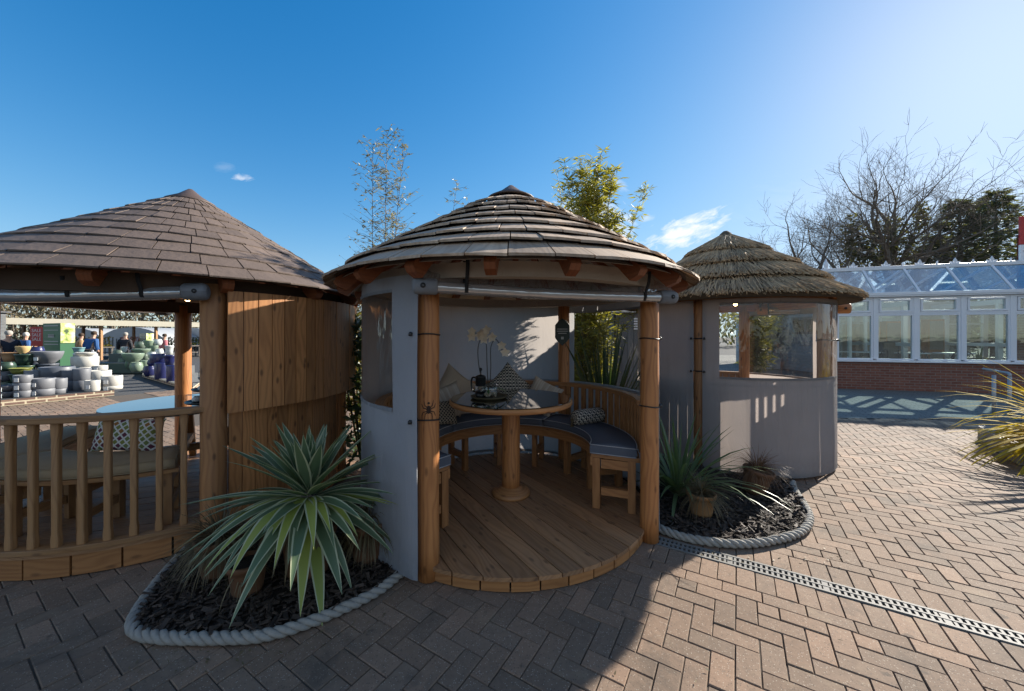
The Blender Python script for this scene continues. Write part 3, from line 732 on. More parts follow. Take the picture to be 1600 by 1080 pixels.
def curtain(name, label, loc, rad, a0, a1, z0, z1, win=None, mat_='canvas', group=None, seed=0, amp=.010, ties=(), pane='pvc', slots=()):
    """curved canvas side panel around a hut, with an optional clear vinyl window"""
    t = thing(name, label, 'curtain', loc, 0, group)
    lo, hi = min(a0, a1), max(a0, a1)
    A = [lo + (hi - lo) * i / 48 for i in range(49)]; Z = [z0 + (z1 - z0) * i / 24 for i in range(25)]
    if win:
        wa0, wa1, wz0, wz1 = min(win[0], win[1]), max(win[0], win[1]), win[2], win[3]
        A = sorted(set([a for a in A if abs(a - wa0) > .5 and abs(a - wa1) > .5] + [wa0, wa1])); Z = sorted(set([z for z in Z if abs(z - wz0) > .02 and abs(z - wz1) > .02] + [wz0, wz1]))
    for s0, s1, t0, t1 in slots:
        A = sorted(set([a for a in A if not (s0 - .3 < a < s1 + .3)] + [s0, s1])); Z = sorted(set([z for z in Z if abs(z - t0) > .015 and abs(z - t1) > .015] + [t0, t1]))
    def P(a, z, o=0.0):
        am = amp * (1 + 1.5 * max(0, .4 - z)); r = rad + o + am * nz(a * .09 + seed, z * 1.1) * 1.6 + am * .8 * nz(a * .35 + seed, z * .7, 4) + .010 * max(0, .25 - z)
        return (r * math.cos(R(a)), r * math.sin(R(a)), z)
    mb = MB(); b = 0; m = len(Z); pn = MB()
    for a in A:
        for z in Z: mb.V.append(P(a, z))
    pn.V = list(mb.V)
    for i in range(len(A) - 1):
        for j in range(m - 1):
            q = [i * m + j, (i + 1) * m + j, (i + 1) * m + j + 1, i * m + j + 1]
            uv = [(R(A[x // m]) * rad, Z[x % m]) for x in q]
            ca, cz = (A[i] + A[i + 1]) / 2, (Z[j] + Z[j + 1]) / 2
            if win and wa0 < ca < wa1 and wz0 < cz < wz1: pn.face(q, uv, 0, True)
            elif any(s0 < ca < s1 and t0 < cz < t1 for s0, s1, t0, t1 in slots): pass
            else: mb.face(q, uv, 0, True)
    mb.build('canvas_panel', mat_, t)
    for (e0, e1, h0, h1) in ((lo, lo + 1.5, z0, z1), (hi - 1.5, hi, z0, z1), (lo + 1.6, hi - 1.6, z0, z0 + .03), (lo + 1.6, hi - 1.6, 1.0, 1.012)):
        if win and h0 == 1.0 and wz0 < 1.0: continue
        hb = MB(); nh = 2 if e1 - e0 < 2 else 40; nv = 24 if h1 - h0 > .2 else 1
        hb.grid([[P(e0 + (e1 - e0) * i / nh, h0 + (h1 - h0) * j / nv, .0035) for j in range(nv + 1)] for i in range(nh + 1)], 0, True, False, [[(R(e0 + (e1 - e0) * i / nh) * rad, h0 + (h1 - h0) * j / nv) for j in range(nv + 1)] for i in range(nh + 1)])
        hb.build('stitched_hem', mat_, t)
    if win:
        pn.build('clear_window', pane, t)
        e = .004
        for w in ((wa0, wa1, wz0 - .025, wz0), (wa0, wa1, wz1, wz1 + .02)): hm = MB(); hm.arc(rad + e, rad + e + .003, w[2], w[3], w[0], w[1], 20); hm.build('window_hem', mat_, t)
    for (ta, tz, px, py, pr) in ties:
        # cord from an eyelet on the canvas around the post at (px,py)
        c = MB(); e = Vector(P(ta, tz, .012)); ctr = Vector((px, py, tz)); d = (e - ctr); st = math.atan2(d.y, d.x)
        sg = 1
        loop = [e] + [ctr + Vector((math.cos(st + sg * q), math.sin(st + sg * q), 0)) * (pr + .006) + Vector((0, 0, .004 * math.sin(q * 2))) for q in [pi * k / 14 * 2 for k in range(15)]] + [e + Vector((0, 0, .008))]
        c.tube(loop, .0048, 6); c.lathe([(.001, -.012), (.013, -.01), (.013, .006), (.006, .014), (.001, .015)], 12, tuple(e), 0, True)
        c.build('tie_cord', 'black', t)
    return t
def pol(c, r, a): return (c[0] + r * math.cos(R(a)), c[1] + r * math.sin(R(a)))
def bench(name, label, loc, ri, ro, a0, a1, zdeck, zs, back=None, mat_='bench', legs=None, cush=None, slat=.10, rail_z=1.0):
    t = thing(name, label, 'bench', loc)
    mb = MB(); n = int(abs(a1 - a0) / 4)
    mb.arc(ri, ro, zs - .028, zs, a0, a1, n); mb.build('seat', mat_, t, .004)
    mb = MB(); mb.arc(ri - .004, ri + .022, zs - .10, zs - .029, a0, a1, n); mb.build('seat_apron', mat_, t)
    for a in legs:
        ca, sa = math.cos(R(a)), math.sin(R(a)); rot = rz_(R(a))
        for r in (ri + .045, ro - .06):
            m = MB(); m.box((r * ca, r * sa, (zdeck + zs - .03) / 2), (.062, .05, zs - .03 - zdeck), rot); m.build('leg', mat_, t, .003)
        m = MB(); m.box(((ri + ro) / 2 * ca, (ri + ro) / 2 * sa, zs - .075), (ro - ri - .17, .045, .075), rot); m.build('top_stretcher', mat_, t)
        m = MB(); m.box(((ri + ro) / 2 * ca, (ri + ro) / 2 * sa, zdeck + .15), (ro - ri - .17, .045, .06), rot); m.build('stretcher', mat_, t)
    if back:
        m = MB(); m.arc(ro - .02, ro + .055, rail_z - .042, rail_z, back[0], back[1], 40); m.build('back_rail', mat_, t, .004)
        k = int(abs(back[1] - back[0]) / (slat / ro * 57.3))
        for i in range(k + 1):
            a = back[0] + (back[1] - back[0]) * (i + .5) / (k + 1); c = pol((0, 0), ro + .018, a)
            m = MB(); m.box((c[0], c[1], (zs + rail_z - .042) / 2), (.03, .048, rail_z - .042 - zs), rz_(R(a)), grain=2); m.build('back_slat', mat_, t)
    return t
def cushion(name, label, loc, ri, ro, z0, z1, a0, a1, mat_, group, pipe='piping'):
    t = thing(name, label, 'cushion', loc, 0, group)
    mb = MB(); n = 22; h = z1 - z0; P = []; U = []
    prof = [(ri, z0 + .3 * h), (ri + .008, z0), (ro - .008, z0), (ro, z0 + .3 * h), (ro, z0 + .78 * h), (ro - .012, z1 - .004), ((ri + ro) / 2, z1 + .008), (ri + .012, z1 - .004), (ri, z0 + .78 * h), (ri, z0 + .3 * h)]
    for i in range(n + 1):
        f = i / n; a = a0 + (a1 - a0) * f; end = min(f, 1 - f) * n
        P.append([(*pol((0, 0), r, a), z - (.006 if end == 0 and z > z0 + .5 * h else 0)) for r, z in prof])
        U.append([(R(a) * ri, r + z) for r, z in prof])
    mb.grid(P, 0, True, False, U)
    for k, rev in ((0, False), (n, True)):
        idx = [k * len(prof) + j for j in range(len(prof) - 1)]
        if rev: idx.reverse()
        mb.face(idx, [(prof[i % len(prof)][0], prof[i % len(prof)][1]) for i in idx])
    body = mb.build('cover', mat_, t)
    p = MB()
    for zz, o in ((z1 - .006, .0), (z0 + .006, 0)):
        ring = [(*pol((0, 0), ri + .001, a0 + (a1 - a0) * i / n), zz) for i in range(n + 1)] + [(*pol((0, 0), ro - .001, a1 + (a0 - a1) * i / n), zz) for i in range(n + 1)]
        p.tube(ring, .0038, 5, closed=True)
    p.build('piping', pipe, t)
    return t
def pillow(name, label, loc, w, h, d, mat_, rot, group=None, cat='pillow'):
    mb = MB(); n = 18
    for side in (1, -1):
        P = []; U = []
        for i in range(n + 1):
            row = []; ur = []
            for j in range(n + 1):
                x = -1 + 2 * i / n; y = -1 + 2 * j / n
                pin = 1 - .10 * (1 - abs(x) ** 2) * abs(y) ** 3 - .0; pin2 = 1 - .10 * (1 - abs(y) ** 2) * abs(x) ** 3
                th = (max(0, (1 - x ** 4)) * max(0, (1 - y ** 4))) ** .55
                row.append((x * w / 2 * pin2, side * (d / 2 * th + .001) + .006 * nz(x * 2, y * 2, loc[0]), y * h / 2 * pin)); ur.append((x * .5 * w / max(w, h) + .5, y * .5 * h / max(w, h) + .5))
            P.append(row); U.append(ur)
        mb.grid(P, 0, True, False, U, side < 0)
    o = mb.build(name, mat_, None, 0, loc); o.rotation_euler = rot
    return tag(o, label, cat, group)
def blind_roll(name, label, p, q, r, straps, loc=(0, 0, 0), clip='canvas', group=None, sheet=None):
    t = thing(name, label, 'rolled blind', loc, 0, group)
    p, q = Vector(p), Vector(q); d = (q - p); n = 60
    mb = MB(); mb.tube([p + d * (i / n) + Vector((0, 0, -.012 * math.sin(pi * i / n))) for i in range(n + 1)], [r * (1 + .05 * nz(i * .35, 2.)) for i in range(n + 1)], 20); mb.build('vinyl_roll', 'pvc_roll', t)
    core = MB(); core.tube([p + Vector((0, 0, -.004)), q + Vector((0, 0, -.004))], r * .38, 10); core.build('roll_pole', 'steel', t)
    u = d.normalized()
    for e, sgn in ((p, -1), (q, 1)):
        c = MB(); c.tube([e + u * sgn * x for x in (-.115, -.105, .0, .02, .03)], [r * 1.18, r * 1.34, r * 1.36, r * 1.2, r * .7], 18)
        cl = c.build('canvas_end', clip, t)
        ey = MB(); side = Vector((u.y, -u.x, 0)); side = side if side.y < 0 else -side
        cc = e + u * sgn * -.03 + side * r * 1.36
        rot = side.to_track_quat('Z', 'Y').to_matrix()
        ey.lathe([(.004, .004), (.014, .005), (.016, .0), (.016, -.004)], 14, tuple(cc), 0, True, rot); ey.build('eyelet', 'black', cl)
    for f, zt in straps:
        c = p + d * f; side = Vector((u.y, -u.x, 0)); side = side if side.y < 0 else -side
        s = MB(); w = .022; rr = r * 1.12; pts = []
        for (o, z) in [(.085, zt), (.075, zt * .55)] + [(rr * math.cos(a), rr * math.sin(a)) for a in [R(x) for x in range(20, -181, -20)]] + [(-rr * .8, zt - .03)]:
            pts.append((o, z))
        P = [[c + side * o + Vector((0, 0, z)) + u * s_ for s_ in (-w / 2, w / 2)] for o, z in pts]
        s.grid(P, 0, True); o = s.build('strap', 'webbing', t); so = o.modifiers.new('thick', 'SOLIDIFY'); so.thickness = .004
    if sheet:
        s = MB(); P = []; U = []
        (h0, h1, zt) = sheet
        for i in range(41):
            f = i / 40; row = []; ur = []
            for j in range(13):
                g = j / 12; base = (p + d * f) * (1 - g) + (h0 + (h1 - h0) * f) * g
                side = Vector((u.y, -u.x, 0)); side = side if side.y < 0 else -side
                base = base + side * (.035 * math.sin(pi * g) * (nz(f * 7, g * 2) + .3) + .02 * nz(f * 19, g * 5, 3)); row.append(base); ur.append((f * d.length, g * .2))
            P.append(row); U.append(ur)
        s.grid(P, 0, True, False, U); s.build('hanging_sheet', 'pvc_crumple', t)
    return t

# ================================================================ middle hut
C = (-0.01, 3.40); CL = (C[0], C[1], 0)
hut = thing('garden_hut', 'round timber hut with weathered wooden shingles and open front, in the middle', 'hut', CL)
ZA, ZE, RE = 2.905, 1.955, 1.545
roof = cone_shell('roof', ZA - .02, ZE + .035, RE - .085, 'under', hut, .012)
shingles(roof, ZA, ZE, RE, [1.55, 1.396, 1.238, 1.072, .912, .765, .607, .45], 42, .013, 'shingle', 11, .006, .036)
roof_cap(roof, ZA, .215, .098, 'cap')
rafters(hut, ZA, ZE, RE, 20, -4.2, .062, .092, 'rafter', .2, .04)
cone_shell('ceiling_lining', ZA - .085, ZE + .012, RE - .12, 'lining', hut, .004, 56, -.004)
POSTS = {'L': (-.526, -1.026), 'R': (1.056, -.59), 'B': (.63, 1.02), 'BL': (-1.03, .60)}
for k, (x, y) in POSTS.items():
    pst = post(hut, x, y, 0.002, 1.93, .0675, 'post', len(k) * 3 + x)
    if k == 'L': lpost = pst
ring = MB(); ring.arc(1.13, 1.23, 1.90, 1.99, 0, 360, 64); ring.build('ring_beam', 'lining', hut)
deck(hut, 1.185, .098, .026, -58, .142, 'deck', 40)
# spider emblem burnt into the left front post
sp = MB(); px_, py_ = POSTS['L']; pr_ = .0675; face = math.atan2(-C[1] - py_, 0.536 * 0 - px_ - C[0]); face = math.atan2(-(C[1] + py_), -(C[0] + px_))
def onpost(u, z, o=.0012): a = face + u / pr_; return Vector((px_ + (pr_ + o) * math.cos(a), py_ + (pr_ + o) * math.sin(a), z))
SZ = 1.085
for sgn in (1, -1):
    for (x1, z1, x2, z2) in ((.022, .028, .030, .062), (.034, .014, .046, .040), (.034, -.012, .045, -.038), (.020, -.022, .026, -.058)):
        path = [onpost(sgn * .006, SZ + z1 * .15), onpost(sgn * x1 * .6, SZ + z1 * .8), onpost(sgn * x1, SZ + z1), onpost(sgn * (x1 + x2) / 2, SZ + (z1 + z2) / 2), onpost(sgn * x2, SZ + z2)]
        sp.tube(path, [.0032, .0030, .0028, .0022, .0012], 5)
for (z, rr, h) in ((SZ - .004, .013, .018), (SZ + .020, .009, .010), (SZ + .044, .008, .008)):
    Pn = []
    b = len(sp.V); n = 14
    sp.V.append(tuple(onpost(0, z, .003)))
    for k in range(n): sp.V.append(tuple(onpost(rr * math.cos(2 * pi * k / n), z + h * math.sin(2 * pi * k / n), .0008)))
    for k in range(n): sp.face([b, b + 1 + k, b + 1 + (k + 1) % n])
sp.build('burnt_spider_emblem', 'burn', lpost)
# plaque on the back post
pq = thing('hanging_plaque', 'small dark green pointed plaque hung on the back post in the middle hut', 'plaque', (C[0] + .60, C[1] + .93, 1.60), R(-3))
mb = MB(); oc = [(-.085, .075), (-.05, .12), (0, .155), (.05, .12), (.085, .075), (.085, -.075), (.05, -.12), (0, -.165), (-.05, -.12), (-.085, -.075)]
b = 0; mb.V = [(x, -.008, z) for x, z in oc] + [(x, .008, z) for x, z in oc]; n = len(oc)
mb.face(list(range(n))[::-1]); mb.face(list(range(n, 2 * n)))
for k in range(n): mb.face([k, (k + 1) % n, n + (k + 1) % n, n + k])
mb.build('plate', 'plaque', pq, .003)
mb = MB()
for z, w in ((.03, .12), (.005, .13), (-.02, .10)): mb.box((0, -.0095, z), (w, .002, .009))
mb.box((0, -.0095, -.075), (.03, .002, .03)); mb.build('pale_line', 'steel', pq)
# canvas side panels
TL = lambda a, z, k: (a, z, POSTS[k][0], POSTS[k][1], .0675)
curtain('side_curtain', 'grey canvas side panel with smoky clear window left of the middle hut doorway', CL, 1.275, -116.5, -209, .05, 1.93, (-126.5, -160, 1.085, 1.83), 'canvas', 'canvas sides of the middle hut', 1, .012, [TL(-118.5, 1.56, 'L'), TL(-118.5, 1.02, 'L')])
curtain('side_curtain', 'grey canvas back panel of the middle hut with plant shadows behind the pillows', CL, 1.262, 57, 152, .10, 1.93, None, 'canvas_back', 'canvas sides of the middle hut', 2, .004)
curtain('side_curtain', 'canvas panel with clear window facing bamboo at the right of the middle hut', CL, 1.268, -28.5, 62, .06, 1.93, (-23, 53.5, 1.0, 1.82), 'canvas', 'canvas sides of the middle hut', 3, .004, [TL(-27.8, 1.53, 'R'), TL(-27.8, 1.02, 'R')])
# rolled blind over the doorway
pA, pB = pt(652, 447, 2.16), pt(1050, 465, 2.66)
blind_roll('rolled_blind', 'clear vinyl blind rolled up on a pole across the middle hut doorway', pA, pB, .036, [(.16, .20), (.86, .16)], (0, 0, 0), 'canvas', None,
           (pt(668, 412, 2.35), pt(1040, 425, 2.83), 0))
# bench, cushions
BL = (C[0], C[1], 0)
bench('curved_bench', 'curved slatted bench wrapping the inside of the middle hut', BL, .73, 1.12, -22, 230, .099, .555, (-14, 222), 'bench', [-20.5, 10, 40, 70, 100, 130, 160, 190, 228.5], rail_z=1.005)
cl_ = ['navy seat cushion at the right end of the curved bench under the bolster', 'navy seat cushion at the back of the curved bench behind the table', 'navy seat cushion at the left end of the curved bench by the door post']
for i, (a, b_) in enumerate(((-22.5, 61), (61.8, 145), (145.8, 230.5))):
    cushion('seat_cushion', cl_[i], BL, .722, 1.10, .557, .640, a, b_, 'cush', 'seat cushions on the curved bench')
# table
tb = thing('pedestal_table', 'round pedestal table with dark glass top inside the middle hut', 'table', (-.01, 3.40, .099))
H = .985 - .099
mb = MB(); mb.lathe([(0.01, H - .055), (.52, H - .055), (.552, H - .05), (.56, H - .04), (.56, H - .012), (.552, H - .007), (0.01, H - .007)], 64); mb.build('tabletop', 'panel', tb)
mb = MB(); mb.lathe([(0.005, H - .006), (.545, H - .006), (.549, H - .003), (.546, H), (0.005, H)], 64, sm=False); mb.build('glass_sheet', 'glass_top', tb)
mb = MB(); mb.tube([(0, 0, .03 + (H - .085) * i / 6) for i in range(7)], .083, 24); mb.build('pedestal', 'post', tb)
mb = MB(); mb.lathe([(0.01, 0), (.175, 0), (.178, .02), (.16, .045), (.11, .055), (.10, .075), (.06, .08)], 32); mb.build('foot', 'bench', tb)
# tray, cafetiere, vase, orchid
ZT = .986
tr = MB(); tr.lathe([(0.003, 0), (.145, 0), (.165, .012), (.168, .02), (.16, .02), (.142, .010), (0.003, .010)], 40)
tag(tr.build('serving_tray', 'sedge', None, 0, (-.21, 3.37, ZT)), 'round woven tray under the cafetiere and orchid on the glass table', 'tray')
cf = thing('coffee_press', 'black handled glass coffee press on the woven tray', 'cafetiere', (-.285, 3.36, ZT + .0105), R(150))
mb = MB(); mb.lathe([(.002, 0), (.046, 0), (.048, .006), (.048, .05), (.05, .052), (.05, .012)], 24); mb.build('base', 'black', cf)
mb = MB(); mb.lathe([(.043, .008), (.043, .165)], 24); mb.build('beaker', 'glass_item', cf)
mb = MB(); mb.lathe([(.044, .10), (.047, .105), (.047, .178), (.05, .182), (.035, .195), (.012, .20), (.006, .205), (.006, .235), (.013, .240), (.015, .25), (.010, .262), (.001, .265)], 24); mb.build('lid', 'black', cf)
mb = MB(); mb.tube(catmull([(.045, 0, .165), (.09, 0, .17), (.105, 0, .12), (.09, 0, .05), (.046, 0, .045)], 5), .008, 8); mb.build('handle', 'black', cf)
va = thing('glass_bowl', 'round clear glass bowl vase holding the orchid', 'vase', (-.195, 3.33, ZT + .0105))
mb = MB(); mb.lathe([(.003, 0), (.035, .002), (.06, .02), (.074, .055), (.072, .09), (.058, .118), (.05, .125), (.052, .128), (.061, .12), (.075, .09)], 32); mb.build('bowl', 'glass_item', va)
mb = MB(); rg = random.Random(2)
for k in range(46): 
    a, rr = rg.uniform(0, 6.28), .05 * math.sqrt(rg.random()); mb.lathe([(.001, -.009), (.008, -.005), (.010, 0), (.007, .006), (.001, .008)], 6, (rr * math.cos(a), rr * math.sin(a), .015 + rg.random() * .03))
mb.build('pebbles', 'petal', va)
orc = thing('orchid', 'pale orchid with two tall flower stems on the glass table', 'orchid', (-.215, 3.345, ZT + .06))
s1 = catmull([(0, 0, 0), (-.01, .01, .2), (-.02, .03, .38), (-.06, .0, .45), (-.12, -.02, .44)], 6); s2 = catmull([(.01, 0, 0), (.02, -.01, .18), (.02, 0, .34), (.06, .0, .40), (.11, -.02, .31)], 6); s3 = catmull([(-.02, 0, 0), (-.07, .01, .18), (-.08, .03, .34), (-.04, .01, .43), (.02, -.02, .45)], 6)
for s in (s1, s2, s3):
    mb = MB(); mb.tube(s, .0035, 6); mb.build('stem', 'cane_dark', orc)
rg = random.Random(9)
for s, ks in ((s1, (-1, -4, -7, -9)), (s3, (-1, -4, -7, -10)), (s2, (-1, -4, -7))):
    for k in ks:
        c = s[k] + Vector((rg.uniform(-.03, .03), rg.uniform(-.05, .0), rg.uniform(-.025, .025))); fwd = Vector((rg.uniform(-.5, .5), -1, rg.uniform(-.3, .1))).normalized()
        sx = fwd.cross(Vector((0, 0, 1))).normalized(); sz = sx.cross(fwd)
        fl = MB()
        for q in range(5):
            a = q * 2 * pi / 5 + .3; dd = (sx * math.cos(a) + sz * math.sin(a) + fwd * .25).normalized()
            fl.leaf(c, dd, .043 * rg.uniform(.85, 1.15), .034, 0, fwd)
        fl.build('flower', 'petal', orc)
orc.scale = (1.18, 1.18, 1.18)
lf = MB()
for a, L in ((-.3, .17), (2.8, .15), (1.2, .13), (-1.5, .12), (.4, .16)): lf.blade((0, 0, .01), (math.cos(a), math.sin(a), .75), L, .045, 1.4, 6, fold=.2)
lf.build('leaf', 'orchid', orc)
# pillows
PZ = .645
def bpos(r, a, z): x, y = pol(C, r, a); return (x, y, z)
PG = 'scatter pillows on the curved bench'
pillow('pillow', 'plain oatmeal pillow leaning in the left back corner behind the glass table', bpos(.97, 131, PZ + .30), .44, .44, .15, 'plainp', (R(-16), R(38), R(32)), PG)
pillow('pillow', 'striped linen pillow standing in front of the plain oatmeal pillow, left of the orchid', bpos(.86, 141, PZ + .20), .38, .38, .13, 'str', (R(-24), R(-14), R(38)), PG)
pillow('pillow', 'small black and cream woven pillow low behind the left door post', bpos(.80, 153, PZ + .12), .34, .26, .13, 'dia', (R(-25), R(4), R(40)), PG)
pillow('pillow', 'black and cream geometric pillow standing on its corner behind the orchid', bpos(.98, 92, PZ + .295), .43, .43, .13, 'tri', (R(-14), R(45), R(3)), PG)
pillow('pillow', 'pale striped linen pillow tilted beside the plaque post', bpos(.96, 68, PZ + .20), .38, .38, .13, 'str', (R(-24), R(24), R(-22)), PG)
bo = thing('bolster', 'black and cream geometric bolster with tassels on the right seat cushion', 'bolster', bpos(.89, 27, PZ + .08), R(30))
mb = MB(); mb.lathe([(.002, -.19), (.05, -.19), (.072, -.17), (.078, -.1), (.078, .1), (.072, .17), (.05, .19), (.002, .19)], 26, (0, 0, 0), 0, True, Matrix.Rotation(R(90), 3, 'Y'))
for u in mb.U:
    for k in range(len(u)): u[k] = (u[k][0] * 2.2, u[k][1] * 2.2)
mb.build('cover', 'tri', bo)
for sx in (-1, 1):
    m = MB(); rg = random.Random(3)
    m.lathe([(.001, .02), (.014, .015), (.016, 0), (.01, -.012)], 10, (sx * .21, 0, -.02))
    for k in range(18): a = rg.uniform(0, 6.28); m.tube([(sx * .21, 0, -.03), (sx * .21 + .016 * math.cos(a), .016 * math.sin(a), -.085)], .0035, 4)
    m.build('tassel', 'sedge', bo)

# ================================================================ left hut
LC = (-3.22, 3.70); LL = (LC[0], LC[1], 0)
lh = thing('garden_hut', 'round timber hut with smooth brown tiled roof and railing on the left', 'hut', LL)
ZA2, ZE2, RE2 = 2.99, 1.955, 1.65
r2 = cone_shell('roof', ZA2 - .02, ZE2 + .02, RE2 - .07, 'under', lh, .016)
shingles(r2, ZA2, ZE2, RE2, [1.655, 1.50, 1.35, 1.20, 1.055, .91, .765, .62, .475, .33], 40, .009, 'felt', 23, .002, .012, .03)
roof_cap(r2, ZA2, .20, .105, 'cap')
rafters(lh, ZA2, ZE2, RE2, 14, 10, .07, .10, 'rafter', .2, .05)
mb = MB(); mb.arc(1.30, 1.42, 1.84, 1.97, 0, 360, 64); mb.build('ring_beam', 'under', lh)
LP = [-43.5, 134, 62, 10, 206, -115]
for k, a in enumerate((-43.5, 134, 66, 12, 205)): post(lh, *pol((0, 0), 1.37, a), .002, 1.93, .082, 'post_pale' if a == -43.5 else 'post', a)
deck(lh, 1.385, .165, .026, 20, .142, 'deck', 34, .14)
mb = MB(); mb.arc(1.33, 1.41, .172, .205, -152, -47, 48); mb.build('bottom_rail', 'rail', lh, .003)
mb = MB(); mb.arc(1.315, 1.425, .995, 1.035, -152, -45.5, 48); mb.build('top_rail', 'rail', lh, .006)
nb = 19
for k in range(nb):
    a = -50.5 - k * 5.3; w = .050; ca = math.cos(R(a)); sa = math.sin(R(a)); mb = MB(); n = 10; jit = .006 * nz(k * 3.3)
    prof = [(0, 1), (.06, 1), (.12, .80 + .1 * nz(k)), (.5, .82), (.86, .80 + .1 * nz(k + 9)), (.93, 1), (1, 1.02)]
    P = []; U = []
    for f, s in prof:
        z = .205 + f * .79; ww = w * (.9 + .15 * nz(k * 1.7, 4)); rr = 1.372 + jit
        cxy = [(-ww / 2 * s, -.021), (ww / 2 * s, -.021), (ww / 2 * s, .021), (-ww / 2 * s, .021)]
        P.append([((rr + q) * ca - p * sa, (rr + q) * sa + p * ca, z) for p, q in cxy + cxy[:1]]); U.append([(z, i * .04) for i in range(5)])
    mb.grid(P, 0, False, False, U, True); mb.build('baluster', 'rail', lh, .011)
# boarded wall: upper panel stands proud of the lower one
def boards(name, rad, a0, a1, z0, z1, n, th=.018, zj=0.0):
    mb = MB(); st = (a1 - a0) / n; rg = random.Random(n)
    for k in range(n):
        o = rg.uniform(-.002, .002)
        P = []; U = []
        aa0 = a0 + k * st + .12; aa1 = a0 + (k + 1) * st - .12; L = (aa1 - aa0) / 57.3 * rad
        b = len(mb.V)
        for z in (z0, z1):
            for rr in (rad - th + o, rad + o):
                for a in (aa0, (aa0 + aa1) / 2, aa1): mb.V.append((rr * math.cos(R(a)), rr * math.sin(R(a)), z))
        I = lambda iz, ir, ia: b + iz * 6 + ir * 3 + ia
        for ia in (0, 1):
            v0, v1 = ia * L / 2, (ia + 1) * L / 2
            mb.face([I(0, 1, ia), I(0, 1, ia + 1), I(1, 1, ia + 1), I(1, 1, ia)], [(z0, v0), (z0, v1), (z1, v1), (z1, v0)])
            mb.face([I(0, 0, ia + 1), I(0, 0, ia), I(1, 0, ia), I(1, 0, ia + 1)], [(z0, v0), (z0, v1), (z1, v1), (z1, v0)])
            mb.face([I(0, 0, ia), I(0, 0, ia + 1), I(0, 1, ia + 1), I(0, 1, ia)], [(z0, v0), (z0, v1), (z0 + th, v1), (z0 + th, v0)])
            mb.face([I(1, 0, ia + 1), I(1, 0, ia), I(1, 1, ia), I(1, 1, ia + 1)], [(z0, v0), (z0, v1), (z0 + th, v1), (z0 + th, v0)])
        mb.face([I(0, 0, 0), I(0, 1, 0), I(1, 1, 0), I(1, 0, 0)], [(z0, 0), (z0, th), (z1, th), (z1, 0)])
        mb.face([I(0, 1, 2), I(0, 0, 2), I(1, 0, 2), I(1, 1, 2)], [(z0, 0), (z0, th), (z1, th), (z1, 0)])
    return mb.build(name, 'panel', lh)
boards('upper_wall', 1.525, -41.3, 58, .985, 1.88, 27, .030)
boards('lower_wall', 1.39, -40, 58, .02, .975, 27, .022)
mb = MB(); mb.arc(1.30, 1.36, .02, 1.86, -36, 56, 24); mb.build('wall_lining', 'under', lh)
# contents of the left hut
bench('curved_bench', 'curved bench seen through the railing of the left hut', LL, .84, 1.24, -180, -52, .166, .575, None, 'rail', [-175, -150, -125, -100, -77, -55])
for i, (a, b_) in enumerate(((-180, -117), (-116, -53))):
    cushion('seat_cushion', ['beige seat cushion behind the railing at the far left edge', 'beige seat cushion behind the railing beside the round post'][i], LL, .835, 1.225, .577, .655, a, b_, 'cush_beige', 'beige seat cushions in the left hut', 'cush_beige')
t2 = thing('round_table', 'round dark glass topped table reflecting blue sky in the left hut', 'table', (LC[0] - .18, LC[1] + .16, .166))
H = .865 - .166
mb = MB(); mb.lathe([(0.01, H - .05), (.60, H - .05), (.63, H - .04), (.63, H - .006), (0.01, H - .006)], 64); mb.build('tabletop', 'oldwood', t2)
mb = MB(); mb.lathe([(0.005, H - .005), (.628, H - .005), (.630, H - .002), (.627, H), (0.005, H)], 64, sm=False); mb.build('glass_sheet', 'glass_top', t2)
for a in (35, 125, 215, 305):
    d = Vector((math.cos(R(a)), math.sin(R(a)), 0)); mb = MB(); mb.bar(d * .50 + Vector((0, 0, .02)), d * .16 + Vector((0, 0, H - .06)), .06, .075); mb.build('splayed_leg', 'rail', t2)
for a in (35, 125):
    d = Vector((math.cos(R(a)), math.sin(R(a)), 0)); mb = MB(); mb.bar(d * .40 + Vector((0, 0, .20 + a * .0006)), d * -.40 + Vector((0, 0, .20 + a * .0006)), .05, .07); mb.build('cross_brace', 'rail', t2)
st = thing('tiered_tray', 'three tier black serving stand on the left hut table', 'serving stand', (LC[0] + .22, LC[1] + .0, .866))
for k, (z, r) in enumerate(((.03, .21), (.15, .16), (.26, .11))):
    mb = MB(); mb.lathe([(.003, z - .006), (r * .95, z - .006), (r, z), (r + .006, z + .016), (r - .004, z + .012), (r * .94, z + .001), (.003, z)], 32); tt = mb.build('tier', 'black', st)
    mb = MB()
    mb.tube([(r * math.cos(2 * pi * i / 4 + .4), r * math.sin(2 * pi * i / 4 + .4), z + .075) for i in range(4)], .0025, 5, closed=True)
    for i in range(4): mb.tube([(r * math.cos(2 * pi * i / 4 + .4), r * math.sin(2 * pi * i / 4 + .4), z + o) for o in (.01, .075)], .0025, 5)
    mb.build('wire_rim', 'steel', tt)
mb = MB(); mb.tube([(0, 0, -.002), (0, 0, .34)], .009, 8); mb.build('column', 'steel', st)
for (z, r, n) in ((.035, .13, 4), (.155, .09, 3), (.265, .05, 2)):
    for i in range(n):
        a = i * 6.28 / n + .3; mb = MB(); mb.lathe([(.002, 0), (.035, 0), (.045, .02), (.02, .035 + .01 * (i % 3)), (.002, .045)], 12); o = mb.build('folded_napkin', 'steel' if i % 2 else 'paint_w', None, 0, (LC[0] + .22 + r * math.cos(a), LC[1] + r * math.sin(a), .866 + z)); tag(o, 'small folded napkin bundle on the three tier black serving stand', 'napkin', 'napkins on the tiered stand')
pillow('pillow', 'trellis patterned white, green and maroon pillow behind the left railing', (-3.03, 2.92, .655 + .115), .50, .27, .14, 'lat', (R(-14), R(3), R(4)))
